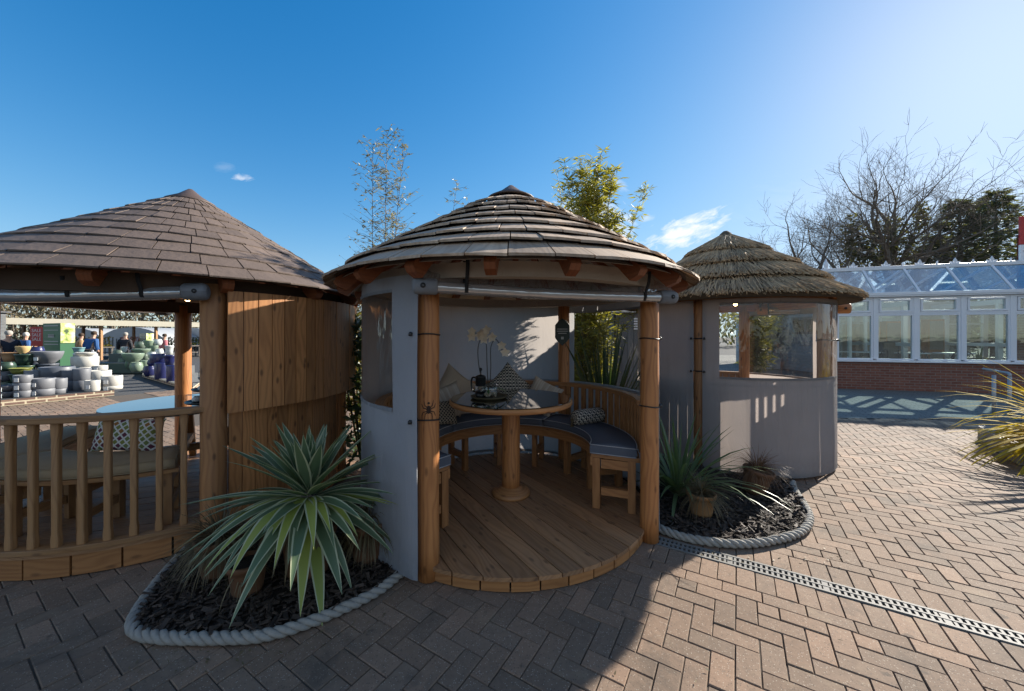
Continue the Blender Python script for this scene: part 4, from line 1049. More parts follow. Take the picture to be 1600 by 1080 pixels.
# rolled blinds of the left hut
blind_roll('rolled_blind', 'vinyl blind rolled under the front eave of the left brown roofed hut', pt(-190, 462, 2.15), pt(318, 456, 2.62), .045, [(.55, .10), (.79, .12)], (0, 0, 0), 'canvas')
blind_roll('rolled_blind', 'dark rolled blind under the far eave of the left hut', pt(-120, 458, 4.6), pt(262, 484, 4.95), .06, [(.35, .12), (.82, .12)], (0, 0, 0), 'webbing')
def bulb(px, py, d, label, r=.03):
    p = pt(px, py, d); t = thing('light_bulb', label, 'light bulb', p, 0, 'festoon bulbs under the hut roofs')
    mb = MB(); mb.lathe([(.001, -r * 1.1), (r * .7, -r * .8), (r, 0), (r * .75, r * .7), (r * .4, r * 1.2)], 14); mb.build('globe', 'bulb', t)
    mb = MB(); mb.lathe([(r * .42, r * 1.15), (r * .45, r * 2.2), (.004, r * 2.3), (.004, r * 3.6)], 10); mb.build('socket', 'black', t)
bulb(10, 432, 2.5, 'glowing warm bulb at the far left under the brown roof', .026)
bulb(293, 467, 3.0, 'glowing warm bulb beside the rolled blind end on the left hut', .020)
# ================================================================ right hut (thatched)
TC = (2.95, 5.10); TLc = (TC[0], TC[1], 0)
th = thing('garden_hut', 'smaller round hut with layered thatched reed roof on the right', 'hut', TLc)
ZA3, ZE3, RE3 = 2.81, 2.03, 1.40
r3 = cone_shell('roof', ZA3 - .05, ZE3 - .02, RE3 - .05, 'thatch_base', th, .06)
def thatch(parent):
    rg = random.Random(8); zf = lambda r: ZA3 + (ZE3 - ZA3) * r / RE3
    for ti, (ru, rl, up) in enumerate(((.03, .52, .165), (.34, .82, .118), (.64, 1.11, .065), (.90, 1.40, .0))):
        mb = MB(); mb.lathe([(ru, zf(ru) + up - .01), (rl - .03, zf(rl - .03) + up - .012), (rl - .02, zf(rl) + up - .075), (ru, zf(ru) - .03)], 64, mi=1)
        n = int(900 + 1500 * rl)
        for k in range(n):
            a = rg.uniform(0, 2 * pi); r0 = ru + rg.random() ** .8 * (rl - ru) * .75; L = rg.uniform(.14, .30); r1 = min(r0 + L, rl + .012 + .02 * rg.random() + .012 * nz(a * 6, ti))
            if rg.random() < .45: r1 = rl + rg.uniform(-.01, .025) + .014 * nz(a * 6, ti); r0 = r1 - L
            r0 = max(.015, r0); da = rg.gauss(0, .03) / max(r1, .3); w = rg.uniform(.0035, .0075)
            z0 = zf(r0) + up + rg.uniform(-.004, .010); z1 = zf(r1) + up + rg.uniform(-.012, .014) - (.02 if r1 > rl else 0)
            c0, s0, c1, s1 = math.cos(a), math.sin(a), math.cos(a + da), math.sin(a + da); b = len(mb.V)
            for (r, c, s, z, ww) in ((r0, c0, s0, z0, w * .7), (r1, c1, s1, z1, w)):
                mb.V.append((r * c + s * ww, r * s - c * ww, z)); mb.V.append((r * c - s * ww, r * s + c * ww, z)); mb.V.append((r * c, r * s, z + ww * 1.1))
            mb.face([b, b + 3, b + 5, b + 2]); mb.face([b + 2, b + 5, b + 4, b + 1]); mb.face([b + 3, b + 4, b + 5])
        # butt ends hanging at the edge
        for k in range(int(520 * rl)):
            a = rg.uniform(0, 2 * pi); r = rl + rg.uniform(-.02, .012) + .014 * nz(a * 6, ti); z = zf(rl) + up - rg.uniform(.0, .06)
            mb.tube([((r - .10) * math.cos(a), (r - .10) * math.sin(a), z + .065), ((r + .012) * math.cos(a), (r + .012) * math.sin(a), z)], .0045, 4)
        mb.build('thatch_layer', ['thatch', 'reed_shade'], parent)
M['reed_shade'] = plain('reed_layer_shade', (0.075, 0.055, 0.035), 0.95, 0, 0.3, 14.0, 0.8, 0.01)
thatch(r3)
mb = MB(); mb.lathe([(.001, ZA3 + .19), (.03, ZA3 + .185), (.07, ZA3 + .15), (.10, ZA3 + .10)], 20); mb.build('ridge_cap', 'thatch_base', r3)
rafters(th, ZA3, ZE3, RE3, 12, 8, .06, .08, 'post', .15, .07, RE3 - .18)
for k, a in enumerate((-134, -49, 46, 138)): post(th, *pol((0, 0), 1.055, a), .002, 2.0, .072, 'post_pale' if k < 2 else 'panel', a)
mb = MB(); mb.arc(1.00, 1.10, 1.93, 2.03, 0, 360, 56); mb.build('ring_beam', 'post', th)
deck(th, 1.10, .09, .026, 10, .142, 'deck', 32)
P4 = {k: pol((0, 0), 1.055, a) for k, a in (('A', -134), ('B', -49), ('C', 46))}
TT = lambda a, z, k: (a, z, P4[k][0], P4[k][1], .072)
curtain('side_curtain', 'backlit grey canvas with large clear window on the front of the thatched hut', TLc, 1.155, -131.5, -42, .03, 1.96, (-123, -48, 1.095, 1.90), 'canvas2', 'canvas sides of the thatched hut', 11, .005, [TT(-130.5, 1.52, 'A'), TT(-130.5, 1.14, 'A'), TT(-44, 1.50, 'B')])
curtain('side_curtain', 'plain grey canvas panel between the middle hut and the thatched hut', TLc, 1.15, -136.5, -222, .03, 1.96, None, 'canvas2', 'canvas sides of the thatched hut', 12, .005, [TT(-137.5, 1.52, 'A'), TT(-137.5, 1.14, 'A')])
curtain('side_curtain', 'canvas panel with sun-dimming vinyl window and added light slots on the far right of the thatched hut', TLc, 1.15, -41, 45, .03, 1.96, (-3.5, 44, .97, 1.86), 'canvas2', 'canvas sides of the thatched hut', 13, .004, (), 'pvc_tint', [(-20.5 + k * 4.4, -19 + k * 4.4 - .12 * k, 1.47, 1.78) for k in range(4)])  # slots added to throw bars of sunlight onto the front canvas
# balustrade on the sunny far side of the thatched hut
mb = MB(); mb.arc(1.02, 1.10, .94, .975, 48, 122, 40); mb.build('top_rail', 'rail', th)
for k in range(15):
    a = 50 + k * 4.9; mb = MB(); mb.box((*pol((0, 0), 1.06, a), .515), (.03, .085, .85), rz_(R(a)), grain=2); mb.build('baluster', 'rail', th)
bench('curved_bench', 'timber bench inside the thatched hut seen through its clear window', TLc, .62, .98, -30, 200, .09, .45, None, 'bench', [-28, 20, 70, 120, 170, 198])
mb = MB()  # boards added to block the sun patch on the canvas
for k in range(15): mb.arc(1.00, 1.025, .12, 1.0, 142 + k * 6.6, 148.2 + k * 6.6, 2)
mb.build('sun_blocking_back', 'oldwood', [o_ for o_ in bpy.data.objects if o_.get('label', '').startswith('timber bench inside the thatched')][0])
pb = thing('timber_post', 'short pale weathered board standing inside the thatched hut window', 'post', (TC[0] + .12, TC[1] + .62, .45), R(10))
mb = MB(); mb.box((0, 0, .42), (.15, .04, .84), None, grain=2); mb.build('board', 'oldwood', pb, .003)
blind_roll('rolled_blind', 'brown rolled blind with log end under the thatched eave', pt(1186, 485, 5.6), pt(1326, 482, 4.95), .052, [(.02, .16), (.12, .16)], (0, 0, 0), 'post')
bulb(1149, 475, 5.0, 'glowing warm bulb under the thatched roof', .026)

# ================================================================ plants
def pot(name, label, loc, r, h, m, group=None, tilt=(0, 0, 0), cat='pot'):
    mb = MB(); mb.lathe([(.003, 0), (r * .72, 0), (r * .80, h * .2), (r * .93, h * .7), (r * .97, h * .82), (r * 1.06, h * .84), (r * 1.08, h * .97), (r * 1.03, h), (r * .93, h), (r * .90, h * .88), (.003, h * .87)], 28)
    t = thing(name, label, cat, loc, 0, group); t.rotation_euler = tilt
    body = mb.build('pot_body', m, t); s = MB(); s.lathe([(r * .90, h * .885), (.003, h * .9)], 20); s.build('soil', 'soil', t); return t
rg = random.Random(12)
yp = pot('terracotta_pot', 'large terracotta pot under the spiky variegated yucca', (-1.30, 2.36, .03), .155, .30, 'terra')
yu = thing('yucca_plant', 'large spiky variegated yucca with drooping yellowing lower leaves', 'yucca', (-1.30, 2.36, .30))
mb = MB(); mb.tube([(0, 0, -.0), (0, 0, .13), (0, 0, .26)], [.05, .055, .04], 10); mb.build('stem', 'branch', yu)
gl = MB(); n = 88
for k in range(n):
    f = k / n; a = k * 2.39996 + rg.uniform(-.2, .2); el = R(84 - 106 * f ** .9 + rg.uniform(-9, 9)); L = .33 + .27 * min(1, f * 2.0) + rg.uniform(-.05, .06); w = rg.uniform(.060, .088)
    dd = (math.cos(a) * math.cos(el), math.sin(a) * math.cos(el), math.sin(el))
    gl.blade((dd[0] * .03, dd[1] * .03, .25 - .10 * f + .04 * math.sin(el)), dd, L, w, .05 + 1.0 * f ** 1.6 + rg.uniform(0, .16), 9, 0 if f < .80 or rg.random() < .3 else 2, 1, .30, rg.uniform(-.25, .25))
lv = gl.build('leaves', ['yuc_g', 'yuc_e', 'yuc_y'], yu)
# hand placed leaves towards the viewer
yl = MB()
for (tx, ty, tz, L, w, mi) in ((-.62, -.10, -.02, .66, .055, 0), (-.42, -.30, -.12, .66, .052, 0), (-.22, -.30, -.20, .62, .06, 0), (-.06, -.30, -.36, .60, .07, 2), (.06, -.28, -.32, .58, .062, 2), (.16, -.26, -.22, .52, .06, 2), (.20, -.22, -.16, .46, .058, 2), (.40, -.14, .04, .50, .05, 0), (.56, -.05, .03, .52, .045, 2), (.40, .10, .16, .5, .045, 0), (.24, .10, .46, .55, .045, 0), (-.16, -.36, -.20, .6, .05, 2), (-.30, -.24, -.30, .62, .05, 2), (-.12, -.34, -.32, .58, .06, 0), (.0, -.34, -.26, .52, .065, 2), (.10, -.34, -.36, .50, .055, 0), (.26, -.26, -.30, .5, .06, 0), (.34, -.2, -.2, .5, .055, 2), (-.4, -.2, -.25, .6, .055, 0), (.46, -.16, -.10, .54, .055, 0), (.58, -.02, .0, .56, .05, 2)):
    yl.blade((tx * .06, ty * .06, .22), (tx, ty, abs(tz) * .25 + .10), L, w * 1.15, .45 + max(0, -tz) * 3.6, 10, mi, 1, .25, rg.uniform(-.15, .15))
yl.build('leaves', ['yuc_g', 'yuc_e', 'yuc_y'], yu)
dl = MB()
for k in range(22):
    a = rg.uniform(-2.9, .1); el = R(rg.uniform(-35, 15)); dl.blade((.03 * math.cos(a), .03 * math.sin(a), .16), (math.cos(a) * math.cos(el), math.sin(a) * math.cos(el), math.sin(el)), rg.uniform(.28, .46), rg.uniform(.02, .045), rg.uniform(1.6, 2.8), 9, 0, None, .5, rg.uniform(-.8, .8))
dl.build('dead_leaf_skirt', 'sedge', yu)
def tuft(mb, c, n, L, spread, w, droop, rg, mi=0, el0=85):
    for k in range(n):
        a = rg.uniform(0, 2 * pi); f = rg.random() ** .7; el = R(el0 - spread * f); dd = (math.cos(a) * math.cos(el), math.sin(a) * math.cos(el), math.sin(el)); rr = rg.uniform(0, .04)
        mb.blade((c[0] + math.cos(a) * rr, c[1] + math.sin(a) * rr, c[2]), dd, L * rg.uniform(.6, 1.1), w * rg.uniform(.7, 1.2), droop * rg.uniform(.5, 1.4), 6, mi, None, .2)
g1 = pot('terracotta_pot', 'terracotta pot of dead grass by the left railing end', (-1.86, 2.36, .03), .13, .25, 'terra')
o = MB(); tuft(o, (0, 0, 0), 620, .33, 80, .006, 2.0, rg); tag(o.build('dried_grass', 'sedge', None, 0, (-1.86, 2.36, .25)), 'dead brown grass tuft in the pot by the left railing', 'grass plant')
g1 = pot('terracotta_pot', 'terracotta pot in shade right of the yucca pot by the canvas', (-.98, 2.52, .03), .125, .27, 'terra')
o = MB(); tuft(o, (0, 0, 0), 320, .30, 88, .008, 2.3, rg); tag(o.build('dried_grass', 'sedge', None, 0, (-.98, 2.52, .27)), 'drooping dry grass in the pot right of the yucca', 'grass plant')
g1 = pot('terracotta_pot', 'small terracotta pot tucked in front of the yucca pot on its left', (-1.56, 2.18, .03), .10, .20, 'terra')
o = MB(); tuft(o, (0, 0, 0), 30, .26, 90, .008, 2.2, rg, 0, 60); tag(o.build('dried_grass', 'sedge', None, 0, (-1.56, 2.18, .20)), 'withered straggly leaves in the small pot beneath the yucca', 'grass plant')
# right bed plants
o = MB(); tuft(o, (0, 0, 0), 80, .90, 42, .032, 1.3, rg, 0, 88)
tag(o.build('strap_leaf_plant', ['strap'], None, 0, (1.58, 3.50, .03)), 'green arching strap leaved plant beside the middle hut right post', 'strap plant')
pot('terracotta_pot', 'ochre terracotta pot holding brown sedge in the right bark bed, nearer the middle hut', (1.60, 3.12, .04), .108, .19, 'terra2')
o = MB(); tuft(o, (0, 0, 0), 330, .30, 74, .0045, 1.7, rg); tag(o.build('sedge_plant', 'sedge', None, 0, (1.60, 3.12, .215)), 'brown tufted sedge in the upright ochre pot', 'sedge')
pot('terracotta_pot', 'tilted terracotta pot of bronze sedge nearer the thatched hut', (2.32, 3.55, .05), .125, .23, 'terra', None, (R(4), R(11), 0))
o = MB(); tuft(o, (0, 0, 0), 480, .27, 76, .0045, 1.8, rg); tag(o.build('sedge_plant', 'sedge2', None, 0, (2.36, 3.55, .27)), 'bronze tufted sedge in the tilted pot, its right side sunlit', 'sedge')
def bamboo(name, label, loc, canes, seed, leafm, canem, hgt, spread, nl, Ls=.16, w=.018, lean=(0, 0), z0f=.12, bias=0, twig=1.0):
    rg = random.Random(seed); t = thing(name, label, 'bamboo', loc); cm = MB(); lm = MB()
    for c in range(canes):
        a = rg.uniform(0, 2 * pi); r = spread * .35 * math.sqrt(rg.random()); h = hgt * rg.uniform(.72, 1.0) if c else hgt
        bx, by = r * math.cos(a), r * math.sin(a); ex = lean[0] + rg.gauss(0, spread * .55); ey = lean[1] + rg.gauss(0, spread * .45)
        P = [Vector((bx + ex * (i / 10) ** 2, by + ey * (i / 10) ** 2, h * i / 10)) for i in range(11)]
        cm.tube(P, [max(.0025, .011 * (1 - .8 * i / 10)) for i in range(11)], 5)
        nn = nl // canes
        for k in range(nn):
            f = z0f + (1 - z0f) * rg.random() ** (1 - bias) ; i = min(9, int(f * 10)); p = P[i].lerp(P[i + 1], f * 10 - i)
            if k % 6 == 0:
                aa = rg.uniform(0, 2 * pi); tl = twig * rg.uniform(.10, .42) * (1.15 - .85 * f); e = p + Vector((math.cos(aa) * tl, math.sin(aa) * tl, tl * rg.uniform(.2, 1.0))); cm.tube([p, p.lerp(e, .5) + Vector((0, 0, .02)), e], [.003, .002, .001], 3, caps=False); cur = (p, e)
            q = cur[0].lerp(cur[1], rg.uniform(.25, 1.0)); aa = rg.uniform(0, 2 * pi)
            lm.leaf(q, (math.cos(aa), math.sin(aa), rg.uniform(-.7, .55)), Ls * rg.uniform(.55, 1.15), w * rg.uniform(.7, 1.2))
    cm.build('canes', canem, t); lm.build('foliage', leafm, t); return t
bamboo('bamboo_plant', 'tall yellow green bamboo rising behind the middle hut roof on its right', (1.13, 5.75, 0), 34, 21, 'bamboo', 'cane', 4.25, .62, 15000, .15, .021, (.10, 0), .1, .35)
bamboo('bamboo_plant', 'dense low yellow green bamboo seen through the middle hut side window', (1.12, 5.85, 0), 20, 22, 'bamboo', 'cane', 2.25, .55, 3600, .15, .020, (0, 0), .1)
bamboo('bamboo_plant', 'tall wispy bamboo with sparse dull leaves left of the middle hut roof', (-1.95, 5.35, 0), 4, 23, 'bamboo_grey', 'cane_dark', 4.45, .36, 2300, .08, .017, (.0, 0), .40, .1, 1.9)
bamboo('bamboo_plant', 'second wispy bamboo stem closest to the middle hut roof apex on its left', (-1.05, 5.45, 0), 4, 25, 'bamboo_grey', 'cane_dark', 3.8, .24, 1000, .08, .017, (.25, 0), .45, .3, 1.5)
bamboo('bamboo_plant', 'bushy low bamboo in the gap between left and middle huts', (-2.0, 5.1, 0), 14, 26, 'bamboo', 'cane', 2.2, .40, 1600, .13, .02, (0, 0), .2)
o = MB(); rg = random.Random(31); tuft(o, (0, 0, 0), 70, 1.75, 27, .06, .5, rg, 0, 88); tag(o.build('flax_plant', 'phorm_d', None, 0, (1.30, 5.14, 0)), 'dark green flax with broad upright leaves outside the middle hut side window', 'flax')
bamboo('bamboo_plant', 'yellow green bamboo seen through the thatched hut window, left of the white planter', (8.3, 12.6, 0), 26, 27, 'bamboo', 'cane', 2.9, 1.0, 3400, .24, .04)
tpl = thing('planter_box', 'white square planter box in front of the pale blue wall', 'planter', (12.1, 17.6, 0)); mb = MB(); mb.box((0, 0, .26), (.8, .8, .52), None, taper=1.08); mb.build('box', 'white', tpl, .01); mb = MB(); mb.box((0, 0, .523), (.72, .72, .004)); mb.build('soil', 'soil', tpl)
bamboo('bamboo_plant', 'feathery green bamboo growing in the white planter box', (12.1, 17.6, .5), 14, 28, 'bamboo_grey', 'cane', 2.2, .9, 1500, .26, .035)
rg = random.Random(91); o = MB()  # shrub added to black out the bright gap between the two huts
for k in range(1500):
    z = rg.random() ** .8 * 1.75; a = rg.uniform(0, 6.28); r = .42 * math.sqrt(rg.random()) * (1.1 - z * .3); o.leaf((r * math.cos(a), r * math.sin(a), z), (rg.gauss(0, 1), rg.gauss(0, 1), rg.gauss(.1, .6)), rg.uniform(.07, .14), rg.uniform(.03, .06), 0)
for k in range(7): a = k * .9; o.tube([(0, 0, 0), (.12 * math.cos(a), .12 * math.sin(a), .7), (.25 * math.cos(a), .25 * math.sin(a), 1.5)], .012, 5)
tag(o.build('gap_darkening_shrub', 'phorm_d', None, 0, (-1.72, 4.25, 0)), 'made-up dark shrub blacking out the gap between the left and middle huts', 'shrub')
# yellow flax at the right edge
kb = MB(); kp = [(7.05, 5.52), (6.10, 4.38), (6.9, 3.6), (8.1, 5.0)]
kt = thing('raised_planter', 'low stone edged planter under the yellow flax at the right edge', 'planter', (0, 0, 0))
for a, b in zip(kp, kp[1:] + kp[:1]): kb.bar((*a, .10), (*b, .10), .12, .2)
kb.build('kerb', 'oldwood', kt, .01); s = MB(); s.V = [(x, y, .15) for x, y in kp]; s.face(range(4)); s.build('soil', 'soil', kt)
o = MB(); rg = random.Random(41); tuft(o, (0, 0, 0), 300, 1.3, 74, .055, 1.4, rg, 0, 88); tag(o.build('flax_plant', 'phorm', None, 0, (6.62, 4.22, .30)), 'yellow variegated flax arching in from the right edge', 'flax')
# handrail
hr = thing('handrail', 'stainless steel handrail posts in front of the brick base', 'handrail', (9.2, 7.05, 0))
for x in (0, .30):
    m = MB(); m.tube([(x, 0, .002), (x, 0, .80 - .03 * (x > 0))], .028, 12); m.build('rail_post', 'steel', hr)
m = MB(); m.tube(catmull([(.30, 0, .77), (.31, .02, .83), (.5, .3, .84), (.95, .9, .84)], 6), .024, 10); m.build('top_rail', 'steel', hr)

# ================================================================ conservatory
E = Vector((.9599, -.2806, 0)); Nn = Vector((.2806, .9599, 0)); P0 = Vector((9.47, 10.9, 0))
def s_at(px): k = (px - HX) / F; return (k * P0.y - P0.x) / (E.x - k * E.y)
cv = thing('conservatory', 'white framed conservatory with red brick base and blue tinted glass roof', 'conservatory', P0, math.atan2(E.y, E.x))
SE = 8.6; ZS, ZG, ZR = .83, 2.71, 3.58; WR = .62; WD = 3.0
cb = MB()
cb.box((SE / 2, .11, ZS / 2 - .02), (SE, .22, ZS - .04), grain=0); cb.bar((.06, .2, ZS / 2 - .02), (2.4, 2.4, ZS / 2 - .02), .2, ZS - .04)
def fixuv(mb):
    # metric uv for the brick pattern
    for f, u in zip(mb.Fc, mb.U):
        for k, i in enumerate(f): x, y, z = mb.V[i]; u[k] = (x + y, z)
fixuv(cb); cb.build('brick_base', 'brick', cv)
m = MB(); m.box((SE / 2, .06, ZS + .0), (SE + .1, .30, .055)); m.build('sill', 'white', cv, .005)
m = MB(); m.box((SE / 2, .02, ZG - .005), (SE + .1, .22, .10)); m.box((SE / 2, -.05, ZG + .03), (SE + .1, .12, .09)); m.build('gutter', 'white', cv, .01)
mull = [s_at(p) for p in (1306, 1367.5, 1432, 1505, 1583)]; mull += [mull[-1] + 1.05, mull[-1] + 2.1, mull[-1] + 3.2, mull[-1] + 4.2]
for i, s in enumerate(mull):
    m = MB(); m.box((s, .05, (ZS + ZG) / 2), (.10 if i % 2 == 0 else .075, .10, ZG - ZS - .12)); m.build('mullion', 'white', cv, .004)
ZT1, ZT0 = 2.20, 2.12
for i in range(len(mull) - 1):
    a, b = mull[i] + .04, mull[i + 1] - .04; w = b - a; c = (a + b) / 2
    m = MB()
    def rect(x0, x1, z0, z1, t, y=.045, d=.07):
        m.box(((x0 + x1) / 2, y, z0 + t / 2), (x1 - x0, d, t)); m.box(((x0 + x1) / 2, y, z1 - t / 2), (x1 - x0, d, t))
        m.box((x0 + t / 2, y, (z0 + z1) / 2), (t, d - .004, z1 - z0 - 2 * t)); m.box((x1 - t / 2, y, (z0 + z1) / 2), (t, d - .004, z1 - z0 - 2 * t))
    rect(a, b, ZS + .03, ZT1 - .03, .045); rect(a, b, ZT1 - .028, ZG - .06, .05); rect(a + .06, b - .06, ZT1 + .03, ZG - .12, .045, .03, .075)
    wf = m.build('window', 'white', cv, .003)
    g = MB(); g.box((c, .05, (ZS + ZT1) / 2), (w - .08, .012, ZT1 - ZS - .12)); g.box((c, .045, (ZT1 + ZG) / 2 - .045), (w - .2, .012, ZG - ZT1 - .2)); g.build('pane', 'glass', wf)
# angled end bay
m = MB(); m.bar((.03, .08, ZS), (2.4, 2.35, ZS), .2, .05); m.bar((.03, .08, ZG), (2.4, 2.35, ZG), .2, .1)
for f in (.33, .66, 1.0): m.bar((.03 + 2.37 * f, .08 + 2.27 * f, ZS), (.03 + 2.37 * f, .08 + 2.27 * f, ZG), .08, .08)
m.build('end_frame', 'white', cv)
g = MB(); g.bar((.1, .12, (ZS + ZG) / 2), (2.4, 2.35, (ZS + ZG) / 2), .012, ZG - ZS - .15); g.build('end_pane', 'glass', cv)
# roof glazing
for sd in (0, 1):
    y0, y1 = (0.0, WR) if sd == 0 else (WD, WR + .06)
    za, zb = (ZG + .06, ZR - .05) if sd == 0 else (ZG + .06, ZR - .05)
    bars = [s_at(p) for p in (1300, 1369, 1437, 1509, 1584)]; bars += [bars[-1] + 1.05 * k for k in (1, 2, 3, 4)]
    for i, s in enumerate(bars):
        m = MB(); sx = max(s, .05) + (2.2 if sd and i == 0 else 0); m.bar((sx, y0, za), (sx, y1, zb), .055, .06, (1, 0, 0)); m.build('glazing_bar', 'white', cv, .004)
    for i in range(len(bars) - 1):
        g = MB(); b = 0; x0, x1 = max(bars[i], .05) + .03, bars[i + 1] - .03; g.V = [(x0, y0, za + .012), (x1, y0, za + .012), (x1, y1, zb + .012), (x0, y1, zb + .012), (x0, y0, za), (x1, y0, za), (x1, y1, zb), (x0, y1, zb)]
        for f in ((0, 1, 2, 3), (7, 6, 5, 4), (0, 4, 5, 1), (1, 5, 6, 2), (2, 6, 7, 3), (3, 7, 4, 0)): g.face(f)
        g.build('roof_pane', 'glass_roof', cv)
m = MB(); m.box((SE / 2, WR + .03, ZR), (SE, .12, .11)); rd = m.build('ridge', 'white', cv, .01)
def finial(x, h, big):
    m = MB(); y = WR + .03; z = ZR + .05
    if big: # three lobed crest
        for dx, dz, a, s in ((0, .0, 0, 1.), (-.03, .01, 55, .62), (.03, .01, -55, .62)):
            rot = Matrix.Rotation(R(a), 3, 'Y').inverted(); P = [(-.012, 0), (-.045, h * .5), (0, h), (.045, h * .5), (.012, 0)]
            b = len(m.V)
            for yy in (-.012, .012):
                for px, pz in P: v = rot @ Vector((px * s, 0, pz * s)); m.V.append((x + dx + v.x, y + yy, z + dz + v.z))
            m.face([b + 4, b + 3, b + 2, b + 1, b]); m.face([b + 5 + k for k in range(5)])
            for k in range(5): m.face([b + k, b + (k + 1) % 5, b + 5 + (k + 1) % 5, b + 5 + k])
    else: m.lathe([(.02, 0), (.014, h * .4), (.028, h * .55), (.02, h * .75), (.001, h)], 8, (x, y, z))
    m.build('ridge_finial', 'white', rd)
m = MB(); m.lathe([(.05, -.25), (.06, 0), (.03, .05), (.06, .12), (.05, .2), (.01, .36), (.001, .38)], 10, (.12, WR + .03, ZR)); m.build('end_finial', 'white', rd)
for k in range(20): finial(.42 + k * .40, .17 if k % 2 else .11, bool(k % 2))
# inside
m = MB(); m.box((5.6, WD, .42), (6.2, .12, .84)); m.box((5.6, WD, ZG - .18), (6.2, .12, .36))
for k in range(7): m.box((2.55 + k * 1.0, WD, 1.6), (.12, .1, 1.52))
for k in range(3): m.box((3.05 + k * 2.0, WD, 1.95), (.86, .06, .05))
m.build('rear_frame', 'white', cv)
g = MB(); g.box((5.6, WD + .02, 1.6), (6.1, .012, 1.5)); g.build('rear_pane', 'glass', cv)
for s_ in (2.0, 4.1):
    m = MB(); m.box((s_, 1.55, 1.3), (.09, 2.7, .1)); m.box((s_, .55, 1.3), (.1, .1, 2.5)); m.box((s_, 2.3, 1.3), (.1, .1, 2.5)); m.box((s_, 1.45, 2.5), (.09, 2.8, .14)); m.build('partition_frame', 'white', cv)
m = MB(); m.box((5.8, 1.6, .015), (5.6, 2.7, .03)); m.build('floor_slab', 'slab', cv)
def cafe_table(s, w_, label):
    p = P0 + E * s + Nn * w_; t = thing('cafe_table', label, 'table', (p.x, p.y, .03), .3, 'tables inside the conservatory')
    m = MB(); m.lathe([(.01, .99), (.42, .99), (.43, 1.0), (.42, 1.02), (.01, 1.02)], 28); m.build('tabletop', 'white', t); m = MB(); m.tube([(0, 0, .03), (0, 0, .99)], .03, 10); m.build('pedestal', 'black', t); m = MB(); m.lathe([(.01, 0), (.25, 0), (.24, .03), (.01, .04)], 20); m.build('foot', 'black', t)
cafe_table(s_at(1460), .9, 'white round table behind the third conservatory window'); cafe_table(s_at(1540), 1.0, 'white round table behind the fourth conservatory window'); cafe_table(s_at(1400), 1.2, 'white round table behind the second conservatory window')
for i, (px, w_, c) in enumerate(((1388, 1.7, 'bench'), (1425, 1.0, 'shed_dark'), (1475, 2.1, 'panel'), (1552, 2.0, 'bench'))):
    p = P0 + E * s_at(px) + Nn * w_; t = thing('display_cabinet', ['brown cabinet behind the second conservatory window', 'dark chair backed stand at the right of the second conservatory window', 'tall brown cabinet behind the third conservatory window', 'tall pale brown cabinet behind the fourth conservatory window'][i], 'cabinet', (p.x, p.y, .03), math.atan2(E.y, E.x))
    hh = (1.9, 1.35, 2.0, 2.05)[i]
    m = MB(); m.box((0, 0, hh / 2), (.40, .3, hh), grain=2); cbd = m.build('carcass', c, t, .005)
    for z in (.25, .75): m = MB(); m.box((0, -.158, hh * z), (.34, .014, hh * .44), grain=2); m.build('door_panel', 'oldwood', t, .004)
for i, (px, w_, hh, lab_) in enumerate(((1568, .7, .75, 'leafy potted plant behind the right end of the fourth conservatory window'), (1412, 1.9, .9, 'leafy potted plant behind the second conservatory window'), (1340, 1.3, .8, 'leafy potted plant behind the first conservatory window'))):
    p = P0 + E * s_at(px) + Nn * w_; pp = pot('potted_plant', lab_, (p.x, p.y, .03), .2, .5, 'white', 'plants inside the conservatory', (0, 0, 0), 'plant'); rg = random.Random(60 + i); o = MB()
    for k in range(46): a = rg.uniform(0, 6.28); el = R(rg.uniform(25, 88)); o.blade((0, 0, .45), (math.cos(a) * math.cos(el), math.sin(a) * math.cos(el), math.sin(el)), hh * rg.uniform(.6, 1.1), .07, .9, 6)
    o.build('foliage', 'strap', pp)
for i, px in enumerate((1446, 1482, 1528, 1395)):
    p = P0 + E * s_at(px) + Nn * (.55 + .2 * (i % 2)); ch = thing('bistro_chair', ['dark bistro chair left of the table in the third conservatory window', 'dark bistro chair right of the table in the third conservatory window', 'dark bistro chair in the fourth conservatory window', 'dark bistro chair in the second conservatory window'][i], 'chair', (p.x, p.y, .03), .5 + i, 'bistro chairs inside the conservatory')
    m = MB(); m.lathe([(.01, .60), (.2, .6), (.21, .62), (.2, .64), (.01, .64)], 20); m.build('seat', 'black', ch)
    m = MB(); m.tube(catmull([(-.19, .12, .64), (-.2, .2, .95), (0, .24, 1.12), (.2, .2, .95), (.19, .12, .64)], 6), .014, 6)
    for q in (-.08, 0, .08): m.tube([(q, .17, .64), (q, .23, 1.08)], .008, 5)
    m.build('backrest', 'black', ch)
    for a in (45, 135, 225, 315): m = MB(); m.tube([(.15 * math.cos(R(a)), .15 * math.sin(R(a)), .61), (.2 * math.cos(R(a)), .2 * math.sin(R(a)), .0)], .013, 6); m.build('leg', 'black', ch)
